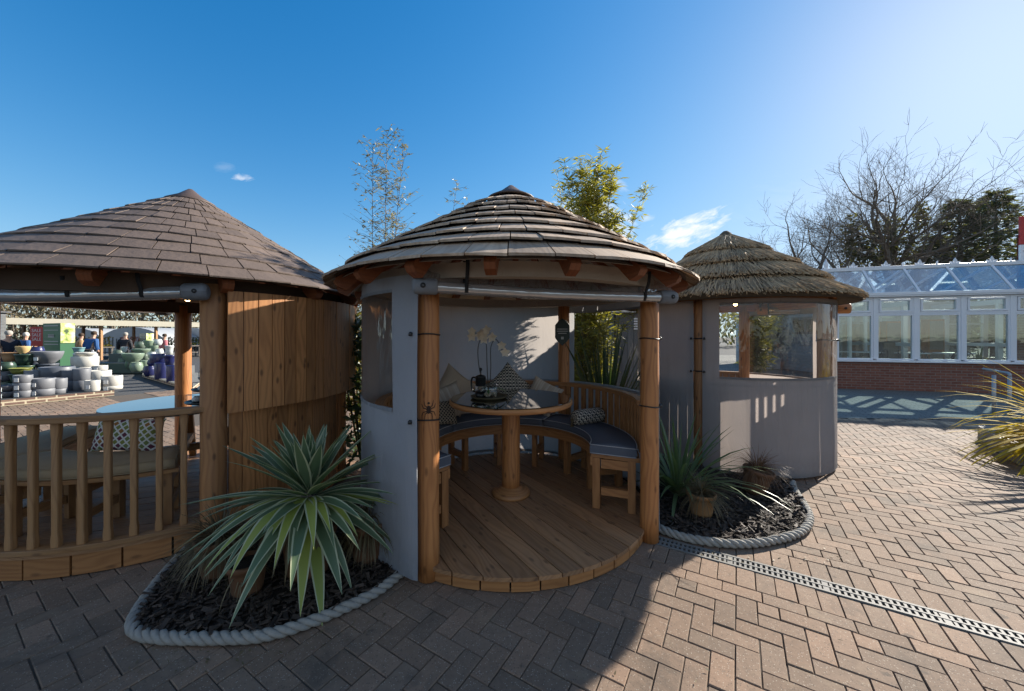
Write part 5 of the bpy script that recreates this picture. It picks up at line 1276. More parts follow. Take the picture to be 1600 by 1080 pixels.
# shop with sign behind the conservatory
sh = thing('shop_building', 'tall dark brick shop building with a sign, rising behind the conservatory at the right edge', 'shop', (14.45, 10.62, 0), math.atan2(E.y, E.x))
def slab(poly, z0, z1):
    m = MB(); n = len(poly); m.V = [(x, y, z0) for x, y in poly] + [(x, y, z1) for x, y in poly]
    for k in range(n): m.face([k, (k + 1) % n, n + (k + 1) % n, n + k])
    m.face(range(n, 2 * n)); m.face(list(range(n))[::-1]); return m
m = slab([(.05, 0), (8, 0), (9, 5.2), (5.3, 5.2)], 0, 4.35); fixuv(m); m.build('wall', 'brick', sh)
m = slab([(0, -.06), (8.1, -.06), (9.1, 5.3), (5.25, 5.3)], 4.352, 4.44); m.build('roof', 'felt_roof', sh)
sg = thing('shop_sign', 'red and white hanging sign with white letters at the right edge', 'sign', (14.45, 10.50, 0), math.atan2(E.y, E.x))
m = MB(); m.box((.9, .02, 4.55), (1.8, .06, .80)); m.build('red_panel', 'red', sg, .005); m = MB(); m.box((.9, .02, 3.86), (1.8, .06, .56)); m.build('white_panel', 'white', sg, .005)
text('CO', .62, 'paint_w', sg, (.08, -.016, 4.52), (R(90), 0, 0), .004, 'lettering', 'LEFT'); text('www.', .16, 'black', sg, (.06, -.016, 3.95), (R(90), 0, 0), .004, 'lettering', 'LEFT')

# sheds behind
def shed(label, x0, x1, y0, y1, h, hr_, mat_, vertical, ang=0):
    t = thing('timber_shed', label, 'shed', ((x0 + x1) / 2, (y0 + y1) / 2, 0), ang); w, d = x1 - x0, y1 - y0; bw = .14; mb = MB()
    def wall(p, q):
        p, q = Vector(p), Vector(q); L = (q - p).length; u = (q - p) / L
        if vertical:
            for i in range(int(L / bw)): c = p + u * (i + .5) * bw; mb.box((c.x, c.y, h / 2), (bw - .006, .025 + .004 * (i % 2), h), rz_(math.atan2(u.y, u.x)), grain=2)
        else:
            for i in range(int(h / bw)): c = (p + q) / 2; mb.box((c.x, c.y, (i + .5) * bw), (L, .026, bw - .008), rz_(math.atan2(u.y, u.x)) @ Matrix.Rotation(R(-5), 3, 'X'), grain=0)
    wall((-w / 2, -d / 2, 0), (w / 2, -d / 2, 0)); wall((w / 2, -d / 2, 0), (w / 2, d / 2, 0)); wall((w / 2, d / 2, 0), (-w / 2, d / 2, 0)); wall((-w / 2, d / 2, 0), (-w / 2, -d / 2, 0))
    mb.build('wall', mat_, t)
    r = MB(); b = 0; r.V = [(sx * (w / 2 + .12), sy * (d / 2 + .12), h - .04 if sy else 0) for sx in (-1, 1) for sy in (-1, 1)]
    r.V += [(-(w / 2 + .12), 0, hr_), (w / 2 + .12, 0, hr_)]; r.face((0, 2, 5, 4)); r.face((1, 4, 5, 3)); r.face((0, 4, 1)); r.face((2, 3, 5)); r.face((0, 1, 3, 2)); r.build('roof', 'felt_roof', t)
    f = MB()
    for sx in (-1, 1):
        for sy in (-1, 1): f.bar((sx * (w / 2 + .13), sy * (d / 2 + .13), h - .03), (sx * (w / 2 + .13), 0, hr_ + .01), .03, .12)
    f.build('bargeboard', 'white', t); return t
s1_ = shed('dark grey timber shed with pale bargeboards behind the middle and thatched huts', 2.5, 4.9, 8.9, 11.4, 2.15, 2.75, 'shed_dark', True)
v = MB()
for k in range(5): v.box((-.55, -1.285, 1.72 + k * .06), (.45, .03, .035))
v.build('louvre_vent', 'white', s1_)
s2_ = shed('pale blue boarded building with a dark framed window, seen through the thatched hut', 12.75, 18.0, 14.5, 21.0, 2.62, 3.4, 'siding', False)
m = MB()
def fr(x, z0, z1, y0, y1, t):
    m.box((x, (y0 + y1) / 2, z0 + t / 2), (.06, y1 - y0, t)); m.box((x, (y0 + y1) / 2, z1 - t / 2), (.06, y1 - y0, t))
    for y in (y0 + t / 2, y1 - t / 2, (y0 + y1) / 2): m.box((x, y, (z0 + z1) / 2), (.055, t, z1 - z0 - 2 * t))
fr(-2.66, 1.64, 2.36, -2.5, -1.0, .09); wf = m.build('window_frame', 'shed_dark', s2_)
g = MB(); g.box((-2.655, -1.75, 2.0), (.02, 1.4, .6)); g.build('pane', 'glass_top', wf)

# ================================================================ trees
def branches(mb, p, d, L, r, depth, rg, up=.12, nmin=2, spread=.85):
    n = 4; pts = [p]; rs = [r]; q = p.copy(); dd = d.copy()
    for i in range(n):
        dd = (dd + Vector((rg.gauss(0, .15), rg.gauss(0, .15), rg.gauss(0, .13) + up * .25))).normalized(); q = q + dd * (L / n); pts.append(q.copy()); rs.append(r * (1 - .42 * (i + 1) / n))
    mb.tube(pts, rs, 6 if r > .05 else (4 if r > .02 else 3), caps=False)
    if depth == 0: return
    k = rg.choice((nmin, nmin + 1, nmin + 1, nmin + 2))
    for c in range(k):
        i = n if c == 0 else rg.randint(1, n); ax = Vector((rg.gauss(0, 1), rg.gauss(0, 1), rg.gauss(0, 1))).normalized()
        nd = (Matrix.Rotation(rg.uniform(.5, 1.3) * spread, 3, dd.cross(ax).normalized()) @ dd).normalized() if c else (dd + ax * .18).normalized()
        branches(mb, pts[i], nd, L * rg.uniform(.62, .86), max(.008, rs[i] * (.88 if c == 0 else rg.uniform(.5, .7))), depth - 1, rg, up, nmin, spread)
def bare_tree(label, base, limbs, r, depth, seed, ivy=None, Lf=.34, nmin=2):
    rg = random.Random(seed); t = thing('bare_tree', label, 'tree', base); mb = MB(); z0 = limbs[0]
    fork = Vector((0, 0, z0)); mb.tube([(0, 0, 0), (0, 0, z0 * .5), (.05, 0, z0)], [r * 1.35, r * 1.1, r], 10); mb.build('trunk', 'branch', t)
    cr = MB()
    for (ex, ez, ey, rr) in limbs[1]:
        v = Vector((ex, ey, ez)) - fork; branches(cr, fork.copy(), (v.normalized() + Vector((0, 0, -.12))).normalized(), v.length * Lf, r * rr, depth, rg, .10, nmin)
    cr.build('crown', 'branch', t)
    if ivy:
        iv = MB()
        for (cx, cz, rx, rz, n) in ivy:
            for k in range(n):
                v = Vector((rg.gauss(0, 1), rg.gauss(0, 1), rg.gauss(0, 1))).normalized() * rg.random() ** .4
                iv.leaf((cx + v.x * rx, v.y * rx, cz + v.z * rz), (rg.gauss(0, 1), rg.gauss(0, 1), rg.gauss(0, .6)), rg.uniform(.2, .4), rg.uniform(.09, .17))
        iv.build('ivy', 'ivy', t)
    return t
X = lambda px, d: (px - HX) / F * d
Zz = lambda py, d: EYE + (HY - py) / F * d
bx = X(1395, 26)
bare_tree('large bare branching tree with ivy on its trunk beyond the conservatory', (bx, 26, 0), (3.6, [(X(1250, 26) - bx, Zz(330, 26), 1, .55), (X(1320, 26) - bx, Zz(255, 26), -1.5, .6), (X(1385, 26) - bx, Zz(225, 26), 1, .7), (X(1430, 26) - bx, Zz(212, 26), -1, .7), (X(1462, 26) - bx, Zz(235, 26), 1.5, .55), (X(1490, 26) - bx, Zz(300, 26), 0, .5), (X(1350, 26) - bx, Zz(300, 26), -2.5, .5)]), .50, 6, 83,
          [(X(1345, 26) - bx, Zz(400, 26), 1.0, 2.0, 900), (X(1330, 26) - bx, Zz(370, 26), .55, 1.6, 300), (X(1390, 26) - bx, Zz(385, 26), 1.4, 2.2, 900), (X(1440, 26) - bx, Zz(340, 26), .5, 1.2, 250), (0, 2.5, 2.2, 2.2, 1400)])
bx2 = X(1265, 23)
bare_tree('smaller spreading bare tree just left of the large ivy clad tree', (bx2, 23, 0), (3.2, [(X(1190, 23) - bx2, Zz(355, 23), .5, .5), (X(1200, 23) - bx2, Zz(400, 23), -1, .4), (X(1245, 23) - bx2, Zz(320, 23), 1, .6), (X(1300, 23) - bx2, Zz(310, 23), -.5, .6), (X(1325, 23) - bx2, Zz(345, 23), .5, .5)]), .32, 6, 52, None, .35)
def conifer(label, base, h, w, seed, n=2600):
    rg = random.Random(seed); t = thing('conifer_tree', label, 'tree', base); m = MB(); m.tube([(0, 0, 0), (0, 0, h * .5), (0, 0, h)], [.3, .2, .03], 8); m.build('trunk', 'branch', t); c = MB()
    nb = 120
    for k in range(nb):
        f = (k + rg.random()) / nb; z = h * (.08 + .92 * f); L = w * (1 - f) ** .75 * rg.uniform(.55, 1.15) + .25; a = k * 2.4 + rg.uniform(-.4, .4); d = Vector((math.cos(a), math.sin(a), rg.uniform(-.12, .22)))
        m2 = n // nb
        for q in range(m2):
            s = rg.random() ** .6; p = Vector((0, 0, z)) + d * (L * s) + Vector((rg.gauss(0, .16), rg.gauss(0, .16), rg.gauss(0, .13) - .12 * s * L * .5 + .12 * s * s * L))
            c.leaf(p, (d.x + rg.gauss(0, .5), d.y + rg.gauss(0, .5), rg.uniform(-.5, .15)), rg.uniform(.3, .6), rg.uniform(.06, .13))
    c.build('crown', 'conifer', t); return t
conifer('dark conifer with ragged top just right of the large bare tree', (X(1500, 27), 27, 0), 11.4, 4.6, 61, 9000)
conifer('taller dark conifer nearest the sign at the right edge', (X(1556, 28), 28, 0), 12.4, 4.2, 62, 8000)
conifer('shorter dark conifer behind the conservatory ridge below the bare branches', (X(1455, 29), 29, 0), 8.6, 4.4, 63, 7000)
conifer('dark conifer partly hidden behind the red sign', (X(1640, 27), 27, 0), 9.5, 3.6, 64, 4000)
# ================================================================ garden centre yard on the left
rg = random.Random(77)
# woodland behind
mb = MB()
for k in range(9000):
    x = rg.uniform(-90, -14); y = 52 + rg.uniform(-5, 8); h = 6.6 + 1.2 * nz(x * .12, 3) + .8 * nz(x * .5, 9); z = rg.random() ** .75 * h
    mb.leaf((x, y, z), (rg.gauss(0, .6), rg.gauss(0, .4), rg.gauss(.5, .6)), rg.uniform(.5, 1.3), rg.uniform(.12, .4))
for k in range(240):
    x = rg.uniform(-88, -14); h = rg.uniform(4.5, 7.2); mb.tube([(x, 50, 0), (x + rg.gauss(0, .4), 50, h * .6), (x + rg.gauss(0, .9), 50, h)], [.14, .08, .02], 4, mi=1, caps=False)
struct(mb.build('woodland', ['wood_far', 'branch']), 'stuff')
mb = MB()
for k in range(7000):
    x = rg.uniform(-14, 95); y = 54 + rg.uniform(-4, 8); h = 4.6 + 1.0 * nz(x * .12, 5) + .7 * nz(x * .5, 2); z = rg.random() ** .75 * h
    mb.leaf((x, y, z), (rg.gauss(0, .6), rg.gauss(0, .4), rg.gauss(.5, .6)), rg.uniform(.5, 1.3), rg.uniform(.2, .5))
struct(mb.build('hedge_row', ['ivy']), 'stuff')
# brick plinths
PA = Vector((-11.2, 8.07)); PD = Vector((.77, 1.33)).normalized(); PN = Vector((-PD.y, PD.x))
def plinth(name, label, pts, h, top='slab'):
    t = thing(name, label, 'plinth', (0, 0, 0)); m = MB(); n = len(pts); L = 0
    m.V = [(x, y, 0.002) for x, y in pts] + [(x, y, h) for x, y in pts]
    for k in range(n):
        k2 = (k + 1) % n; l = math.dist(pts[k], pts[k2]); m.face([k, k2, n + k2, n + k], [(L, 0), (L + l, 0), (L + l, h), (L, h)]); L += l
    m.build('brick_edge', 'plinth', t); m = MB(); m.V = [(x, y, h + .004) for x, y in pts]; m.face(range(n), [(x, y) for x, y in pts]); m.build('top', top, t); return t
q = lambda a, b: tuple(PA + PD * a + PN * b)
plinth('brick_plinth', 'long two course brick plinth under the grey and white pots', [q(-4, 0), q(1.75, 0), q(1.75, 5.5), q(-4, 5.5)], .14, 'asphalt')
def zpl(px, off=0.0):   # depth where the column px meets a line parallel to the plinth edge, off metres behind it
    k = (px - HX) / F; A = PA + PN * off; return (A.x - k * A.y) / (k * PD.y - PD.x), A
def dep(px, off): s, A = zpl(px, off); return A.y + PD.y * s
PM = {n_: plain('glaze_' + n_, c, r_, 0, .18, 9, .1, .003, 0, co) for n_, c, r_, co in (('grey', (.16, .165, .18), .55, 0), ('slate', (.085, .095, .115), .5, .1), ('white', (.52, .50, .45), .6, 0), ('green', (.13, .17, .135), .35, .3), ('jade', (.20, .26, .19), .35, .3), ('dkgreen', (.03, .06, .04), .35, .3), ('olive', (.24, .25, .06), .4, .2), ('blue', (.012, .016, .085), .3, .3), ('orange', (.42, .24, .12), .7, 0), ('yellow', (.55, .38, .17), .65, 0), ('teal', (.20, .36, .38), .4, .2), ('pale', (.55, .57, .55), .4, .2))}
PM['tunnel'] = plain('polythene_cover', (.34, .35, .36), .5, 0, .15, 2)
WORDS = {'grey': 'mid grey', 'slate': 'dark slate', 'white': 'off white', 'green': 'sage green', 'jade': 'pale jade', 'dkgreen': 'dark green', 'olive': 'olive', 'blue': 'cobalt blue', 'orange': 'tan brown', 'yellow': 'sandy yellow', 'teal': 'light teal', 'pale': 'pale grey'}
def gpot(px0, px1, ytop, ybot, d, c, shape, label, zmin=None, mark=False, group='glazed pots in the garden centre yard'):
    w = (px1 - px0) / F * d; xc = X((px0 + px1) / 2, d); z1 = Zz(ytop, d); z0 = Zz(ybot, d)
    if zmin is not None: z0 = zmin; z1 = max(z1, z0 + .1)
    r = w / 2; h = z1 - z0
    t = thing('garden_pot', label, 'pot', (xc, d, z0), 0, group); m = MB()
    prof = {'cyl': [(.003, 0), (r * .93, 0), (r * .97, h * .04), (r, h * .5), (r, h * .97), (r * .97, h), (r * .88, h), (r * .86, h * .85), (.003, h * .8)],
            'bowl': [(.003, 0), (r * .45, 0), (r * .5, h * .08), (r * .82, h * .4), (r * .96, h * .75), (r, h * .95), (r * .98, h), (r * .9, h), (r * .8, h * .7), (.003, h * .6)],
            'egg': [(.003, 0), (r * .6, 0), (r * .85, h * .2), (r, h * .5), (r * .92, h * .8), (r * .8, h * .95), (r * .84, h), (r * .7, h), (r * .68, h * .9), (.003, h * .85)],
            'taper': [(.003, 0), (r * .68, 0), (r * .84, h * .5), (r * .95, h * .86), (r, h * .88), (r, h), (r * .9, h), (r * .86, h * .85), (.003, h * .8)]}[shape]
    m.lathe(prof, 24); m.build('pot_body', PM[c], t)
    if mark:
        m = MB(); a = -pi / 2 + .25; rr = r + .003
        m.box((rr * math.cos(a), rr * math.sin(a), h * .42), (min(.09, r * .5), .006, .09), rz_(a + pi / 2)); m.build('price_label', 'paint_w', t)
    return t, z1
def stack(px0, px1, ys, off, c, shape, labels, mark=False):
    d = dep((px0 + px1) / 2, off); z = .146
    for (yt, yb), lb in zip(ys, labels):
        _, z = gpot(px0, px1, yt, yb, d, c if isinstance(c, str) else c.pop(0), shape, lb, z, mark); z += .002
stack(26, 46, [(610, 623), (598, 609), (586, 597)], .30, 'grey', 'cyl', ['bottom grey pot of the slim three pot stack at the left of the brick plinth', 'middle grey pot of the slim three pot stack at the left of the brick plinth', 'top grey pot of the slim three pot stack at the left of the brick plinth'], True)
stack(52, 80, [(607, 621), (591, 606)], .34, 'grey', 'cyl', ['lower wide grey pot of the pair in the front row of the plinth', 'upper wide grey pot of the pair in the front row of the plinth'], True)
stack(79, 100, [(607, 620), (591, 606)], .38, 'grey', 'cyl', ['squat grey pot under a taller one at the right of the grey front row', 'tall narrow grey pot on the squat one in the front row'], True)
stack(0, 22, [(612, 624), (602, 611)], .40, 'slate', 'bowl', ['dark slate bowl lowest in the leftmost front stack', 'dark slate bowl topmost in the leftmost front stack'], True)
stack(136, 154, [(594, 615)], .22, 'white', 'cyl', ['narrow off white cylinder pot with a label, foremost of the white pots'], True)
stack(163, 187, [(603, 615), (587, 602)], .25, 'white', 'cyl', ['lower off white pot of the pair at the right end of the plinth', 'upper off white pot of the pair at the right end of the plinth'], True)
stack(100, 122, [(594, 614), (578, 593)], 1.0, 'slate', 'cyl', ['lower dark slate pot between grey and white groups', 'upper dark slate pot between grey and white groups'])
stack(118, 138, [(594, 613), (576, 593)], .85, 'grey', 'cyl', ['lower grey pot beside the white stack', 'upper grey pot beside the white stack'])
stack(139, 168, [(594, 612), (579, 593)], .95, 'white', 'cyl', ['wide off white tub low behind the narrow white cylinder', 'wide off white tub with sunlit rim behind the narrow white cylinder'])
stack(148, 165, [(592, 610), (581, 591), (571, 580)], 1.7, 'white', 'cyl', ['off white pot at the base of the three pot column behind the tubs', 'off white pot in the middle of the three pot column behind the tubs', 'off white labelled pot topping the three pot column behind the tubs'], True)
stack(118, 148, [(590, 611), (573, 589), (557, 572)], 1.9, 'white', 'cyl', ['large off white pot at the base of the tallest white stack', 'large off white pot halfway up the tallest white stack', 'large off white pot near the top of the tallest white stack'])
d_ = dep(133, 1.9); gpot(122, 145, 550.5, 557, d_, 'white', 'bowl', 'off white bowl crowning the tallest white stack')
stack(70, 108, [(591, 610), (573, 590)], 1.3, 'slate', 'cyl', ['large dark slate tub under another behind the grey front row', 'large dark slate tub upper of two behind the grey front row'])
stack(44, 67, [(592, 612), (578, 591)], 1.4, 'grey', 'cyl', ['grey pot lower of two behind the slim stack', 'grey pot upper of two behind the slim stack'], True)
stack(20, 44, [(598, 616), (584, 597), (575, 583)], 1.6, ['dkgreen', 'dkgreen', 'olive'], 'taper', ['dark green glazed pot at the bottom under the olive pot', 'dark green glazed pot halfway up under the olive pot', 'olive glazed pot on top of two dark green ones'])
stack(0, 20, [(596, 614), (580, 595), (566, 579)], 1.9, ['dkgreen', 'slate', 'dkgreen'], 'egg', ['dark green rounded pot lowest at the far left edge', 'slate rounded pot in the middle at the far left edge', 'dark green rounded pot topmost at the far left edge'], True)
stack(28, 50, [(590, 610), (571, 589), (553, 570)], 2.6, 'dkgreen', 'taper', ['dark green pot at the base below the sandy yellow bowl', 'dark green pot in the middle below the sandy yellow bowl', 'dark green pot directly beneath the sandy yellow bowl'])
d_ = dep(39, 2.6); gpot(28, 44, 541, 552.5, d_, 'yellow', 'bowl', 'sandy yellow bowl on the dark green stack')
stack(7, 28, [(590, 608), (571, 589), (566, 570)], 2.9, ['slate', 'dkgreen', 'slate'], 'taper', ['slate pot at the base below the tan brown pot', 'dark green pot in the middle below the tan brown pot', 'thin slate pot directly under the tan brown pot'])
d_ = dep(17, 2.9); gpot(7, 28, 551, 565.5, d_, 'orange', 'taper', 'tan brown terracotta pot at the top left of the display')
stack(62, 86, [(590, 606), (568, 589)], 2.6, 'slate', 'taper', ['slate pot at the base under the large grey bowl', 'slate pot directly under the large grey bowl'])
d_ = dep(74, 2.6); gpot(56, 91, 549, 568, d_, 'grey', 'bowl', 'large grey bowl planter on the slate stack in front of the green column', None, True)
stack(117, 130, [(575, 600), (552, 574)], 3.3, 'pale', 'taper', ['pale grey pot at the base under the light teal pot', 'pale grey pot directly under the light teal pot'])
d_ = dep(123, 3.3); gpot(116, 130, 543, 551.5, d_, 'teal', 'taper', 'light teal pot beside the green display column')
stack(48, 66, [(560, 580), (542, 559)], 3.6, ['slate', 'blue'], 'egg', ['slate rounded pot below the dark blue pot near the sale sign', 'dark blue rounded pot near the sale sign'])
# second display: sage green pots
plinth('brick_plinth', 'low stone edged display stand under the pale green pots', [gpos(228, 584)[:2], gpos(240, 574)[:2], gpos(210, 562)[:2], gpos(168, 564)[:2], gpos(196, 578)[:2]], .12, 'slab')
GP = 'pale green pots on the middle display'
lay = [(205, 221, 566, 581, 14.6, 'jade', 'egg'), (221, 232, 563, 577, 14.9, 'jade', 'bowl'), (197, 207, 563, 577, 15.2, 'green', 'egg'), (186, 197, 560, 574, 15.9, 'green', 'egg'), (175, 187, 558, 573, 16.4, 'green', 'egg'),
       (195, 221, 552, 566, 14.9, 'jade', 'bowl'), (178, 192, 547, 558, 16.4, 'green', 'egg'), (210, 232, 545, 553, 15.6, 'jade', 'bowl'), (221, 231, 553, 563, 15.6, 'green', 'egg'), (226, 240, 532, 544, 16.2, 'jade', 'bowl'), (236, 246, 540, 550, 16.2, 'jade', 'bowl'),
       (240, 252, 530, 540, 16.4, 'pale', 'egg'), (190, 198, 542, 551, 16.2, 'pale', 'bowl'), (232, 243, 550, 560, 15.4, 'pale', 'egg'), (244, 254, 545, 556, 15.6, 'pale', 'egg'), (212, 226, 534, 545, 16.4, 'green', 'egg')]
nm = ['round jade pot at the front corner of the green display', 'small jade bowl right of the front corner jade pot', 'rounded sage pot left of the front corner jade pot', 'second rounded sage pot along the shaded edge of the green display', 'rounded sage pot furthest left on the green display', 'widest jade bowl stacked at the front of the green display', 'sage pot stacked at the shaded left of the green display', 'wide jade bowl one tier above the widest one', 'small sage pot tucked under the wide jade bowls', 'jade bowl near the top of the green display', 'small jade bowl on the sunny right of the green display', 'pale rounded pot at the top right of the green display', 'little pale bowl by the person in dark clothes', 'pale rounded pot just above the blue pots', 'pale rounded pot at the right end of the green display', 'sage rounded pot at the back top of the green display']
for (a, b, yt, yb, d, c, s), l in zip(lay, nm): gpot(a, b, yt, yb, d, c, s, l, None, False, GP)
m = MB()
for (a, b, c_, d0, d1, h) in ((176, 245, 0, 15.0, 17.2, .30), (190, 250, 0, 15.5, 17.2, .62)): m.V += []
t = thing('display_stand', 'stepped timber stand under the pale green pots', 'display stand', (X(212, 16.2), 16.4, 0))
for k, (w, d, h) in enumerate(((2.4, 2.2, .42), (1.7, 1.5, .78))):
    m = MB(); m.box((.05 * k, .2 * k, h / 2), (w, d, h)); m.build('step', 'shed_dark', t)
# third display: blue pots
plinth('brick_plinth', 'low pale edged stand under the cobalt blue pots', [gpos(300, 612)[:2], gpos(222, 589)[:2], gpos(228, 581)[:2], gpos(330, 588)[:2]], .10, 'slab')
lay = [(262, 276, 571, 597, 11.9, 'blue', 'cyl'), (244, 260, 567, 592, 12.6, 'blue', 'cyl'), (226, 241, 572, 588, 13.4, 'blue', 'egg'), (238, 262, 553, 568, 13.1, 'blue', 'cyl'), (258, 272, 555, 571, 12.4, 'blue', 'taper'), (259, 270, 540, 556, 13.0, 'pale', 'taper'), (276, 292, 575, 602, 11.3, 'blue', 'egg'), (232, 246, 562, 573, 13.6, 'blue', 'egg')]
nm = ['tall cobalt blue pot beside the left hut rear post', 'tall cobalt blue pot second from the left hut rear post', 'small rounded cobalt pot at the left end of the blue display', 'wide cobalt pot on top of the blue display', 'tapered cobalt pot on top of the blue display nearest the post', 'pale square topped pot above the blue pots', 'rounded cobalt pot partly behind the left hut rear post', 'rounded cobalt pot behind the small one at the left end']
for (a, b, yt, yb, d, c, s), l in zip(lay, nm): gpot(a, b, yt, yb, d, c, s, l, None, False, 'cobalt blue pots on the right display')
t = thing('display_stand', 'timber stand behind the cobalt blue pots', 'display stand', (X(250, 13.6), 13.7, 0)); m = MB(); m.box((.1, .5, .20), (.9, .5, .40)); m.build('step', 'shed_dark', t)
# display column and signs
def column(px0, pxm, px1, y0, y1, d, label, pic):
    xl, xm, xr = X(px0, d + .5), X(pxm, d), X(px1, d + .35); t = thing('display_column', label, 'display column', (xm, d, 0)); zt = Zz(y0, d); m = MB()
    P = [(0, 0), (xr - xm, .35), (xr - xm + (xl - xm), .85), (xl - xm, .5)]
    m.V = [(x, y, 0.0) for x, y in P] + [(x, y, zt) for x, y in P]
    for k in range(4): m.face([k, (k + 1) % 4, 4 + (k + 1) % 4, 4 + k])
    m.face((4, 5, 6, 7)); m.build('column_body', PM['dkgreen'] if not pic else colg, t)
    a = Vector((P[1][0], P[1][1], 0)); u = a.normalized(); nrm = Vector((u.y, -u.x, 0)); L = a.length; rot = Matrix((u, -nrm, Vector((0, 0, 1)))).transposed()
    b = MB(); b.box(u * L / 2 + nrm * .012 + Vector((0, 0, zt - (zt - Zz(y1, d)) / 2)), (L * .98, .02, zt - Zz(y1, d)), rot); b.build('poster', 'poster', t)
    a2 = Vector((P[3][0], P[3][1], 0)); u2 = a2.normalized(); n2 = Vector((-u2.y, u2.x, 0)); n2 = n2 if n2.y < 0 else -n2; r2_ = Matrix((u2, -n2, Vector((0, 0, 1)))).transposed(); L2 = a2.length
    w = MB()
    for f, z, h in ((.5, .10, .03), (.5, .28, .02), (.45, .52, .10), (.55, .50, .08), (.5, .74, .03), (.5, .86, .03)): w.box(u2 * L2 * .5 + n2 * .008 + Vector((0, 0, zt - z * .9)), (L2 * (.8 if h < .05 else .35), .01, h), r2_)
    w.build('printed_line', 'steel', t)
def poster_mat():
    m, t, out = mat('garden_poster'); o = t.new('ShaderNodeTexCoord').outputs['Object']
    n = t.noise(o, 3.0, 4); c = t.ramp(n, [(0.36, (.06, .10, .04)), (.44, (.35, .45, .10)), (.52, (.70, .66, .30)), (.60, (.60, .64, .62)), (.7, (.2, .3, .2))])
    m.node_tree.nodes.active = None
    principled(t, out, Base_Color=c, Roughness=.5); return m
M['poster'] = poster_mat(); colg = plain('green_display_panel', (.035, .135, .06), .5, 0, .12, 3)
column(67, 94, 117, 505, 536, 13.4, 'tall dark green display column with a bright garden poster', True)
column(218, 228, 240, 521, 534, 20.0, 'distant grey display column with a small yellow green poster', False)
ss = thing('sale_sign', 'red sale banner with three rows of white lettering', 'sign', (X(58, 17), 17, 0)); w_ = 20 / F * 17; z0, z1 = Zz(541, 17), Zz(511, 17)
m = MB(); m.box((0, 0, (z0 + z1) / 2), (w_, .04, z1 - z0)); m.build('banner', 'red', ss)
for k in range(3): text('SALE', .21, 'paint_w', ss, (0, -.024, z1 - .17 - k * .2), (R(90), 0, 0))
for k in range(2): 
    m = MB(); m.tube([((-.27, .27)[k], .03, 0), ((-.27, .27)[k], .03, z1)], .02, 8); m.build('sign_leg', 'steel', ss)
# canopy
A = Vector((X(10, 20.5), 20.5, 0)); B = Vector((X(430, 32), 32, 0)); A2 = A - (B - A) * .35; u = (B - A).normalized(); nn = Vector((-u.y, u.x, 0)); ZC = 2.56
ca = thing('market_canopy', 'long open canopy with pale fascia board sheltering plant stalls', 'canopy', (0, 0, 0))
m = MB(); m.bar(A2 + Vector((0, 0, ZC - .18)), B + Vector((0, 0, ZC - .18)), .08, .36); m.build('fascia', 'fascia', ca)
m = MB(); m.bar(A2 + nn * 3.1 + Vector((0, 0, ZC - .10)), B + nn * 3.1 + Vector((0, 0, ZC - .10)), 6.0, .06); m.build('roof', 'under', ca)
L = (B - A2).length
for k in range(int(L / 2.6)):
    for o in (.25, 5.9):
        p = A2 + u * (k * 2.6 + .6) + nn * o; m = MB(); m.box((p.x, p.y, (ZC - .2) / 2), (.13, .13, ZC - .2), grain=2); m.build('post', 'rail', ca)
    p = A2 + u * (k * 2.6 + .6); m = MB(); m.bar(p + nn * .1 + Vector((0, 0, ZC - .24)), p + nn * 6 + Vector((0, 0, ZC - .24)), .06, .16); m.build('truss', 'oldwood', ca)
# stall tables with plants below the canopy
lab = ['left', 'second', 'third', 'fourth', 'fifth']
FG = {}
flm = [leafmat('stall_plants_' + n_, c1, c2, .3, .6) for n_, c1, c2 in (('green', (.07, .10, .03), (.2, .22, .08)), ('yellow', (.25, .22, .05), (.42, .36, .1)), ('pink', (.4, .12, .14), (.5, .3, .25)))]
for i in range(6):
    p = A + u * (1.0 + i * 2.3) + nn * 1.3; tt = thing('potting_table', ['plank table of plants behind the sale banner', 'plank table of plants right of the green column', 'plank table of plants behind the blue jacketed shoppers', 'plank table of plants left of the pale green pots', 'plank table of plants behind the pale green pots', 'plank table of plants furthest right beneath the canopy'][i], 'table', (p.x, p.y, 0), math.atan2(u.y, u.x), 'stall tables under the canopy')
    m = MB(); m.box((0, 0, .80), (2.0, .9, .07)); m.build('tabletop', 'oldwood', tt)
    for sx in (-.9, .9):
        for sy in (-.38, .38): m = MB(); m.box((sx, sy, .38), (.08, .08, .76)); m.build('leg', 'oldwood', tt)
    m = MB(); m.box((0, -.05, .30), (1.9, .7, .05)); m.build('shelf', 'oldwood', tt)
    f = MB()
    for k in range(520): f.leaf((rg.uniform(-.95, .95), rg.uniform(-.4, .4), .84 + rg.random() ** 1.5 * .6), (rg.gauss(0, .5), rg.gauss(0, .5), rg.uniform(.1, 1)), rg.uniform(.08, .2), rg.uniform(.04, .09))
    o = f.build('tray_plants', flm[i % 3], None, 0, (p.x, p.y, 0)); o.rotation_euler = (0, 0, math.atan2(u.y, u.x)); o['kind'] = 'stuff'
t = thing('darkening_fence', 'dark boarded fence added to darken the back of the canopy', 'fence', (0, 0, 0))  # fence added so the space under the canopy reads darker
m = MB(); a_, b_ = A2 + nn * 6.1, B + nn * 6.1; n_ = int((b_ - a_).length / .2)
for k in range(n_): m.bar(a_ + u * (k * .2 + .1), a_ + u * (k * .2 + .1) + Vector((0, 0, 1.35 + .1 * (k % 2))), .18, .03, u)
m.build('boards', 'shed_dark', t)
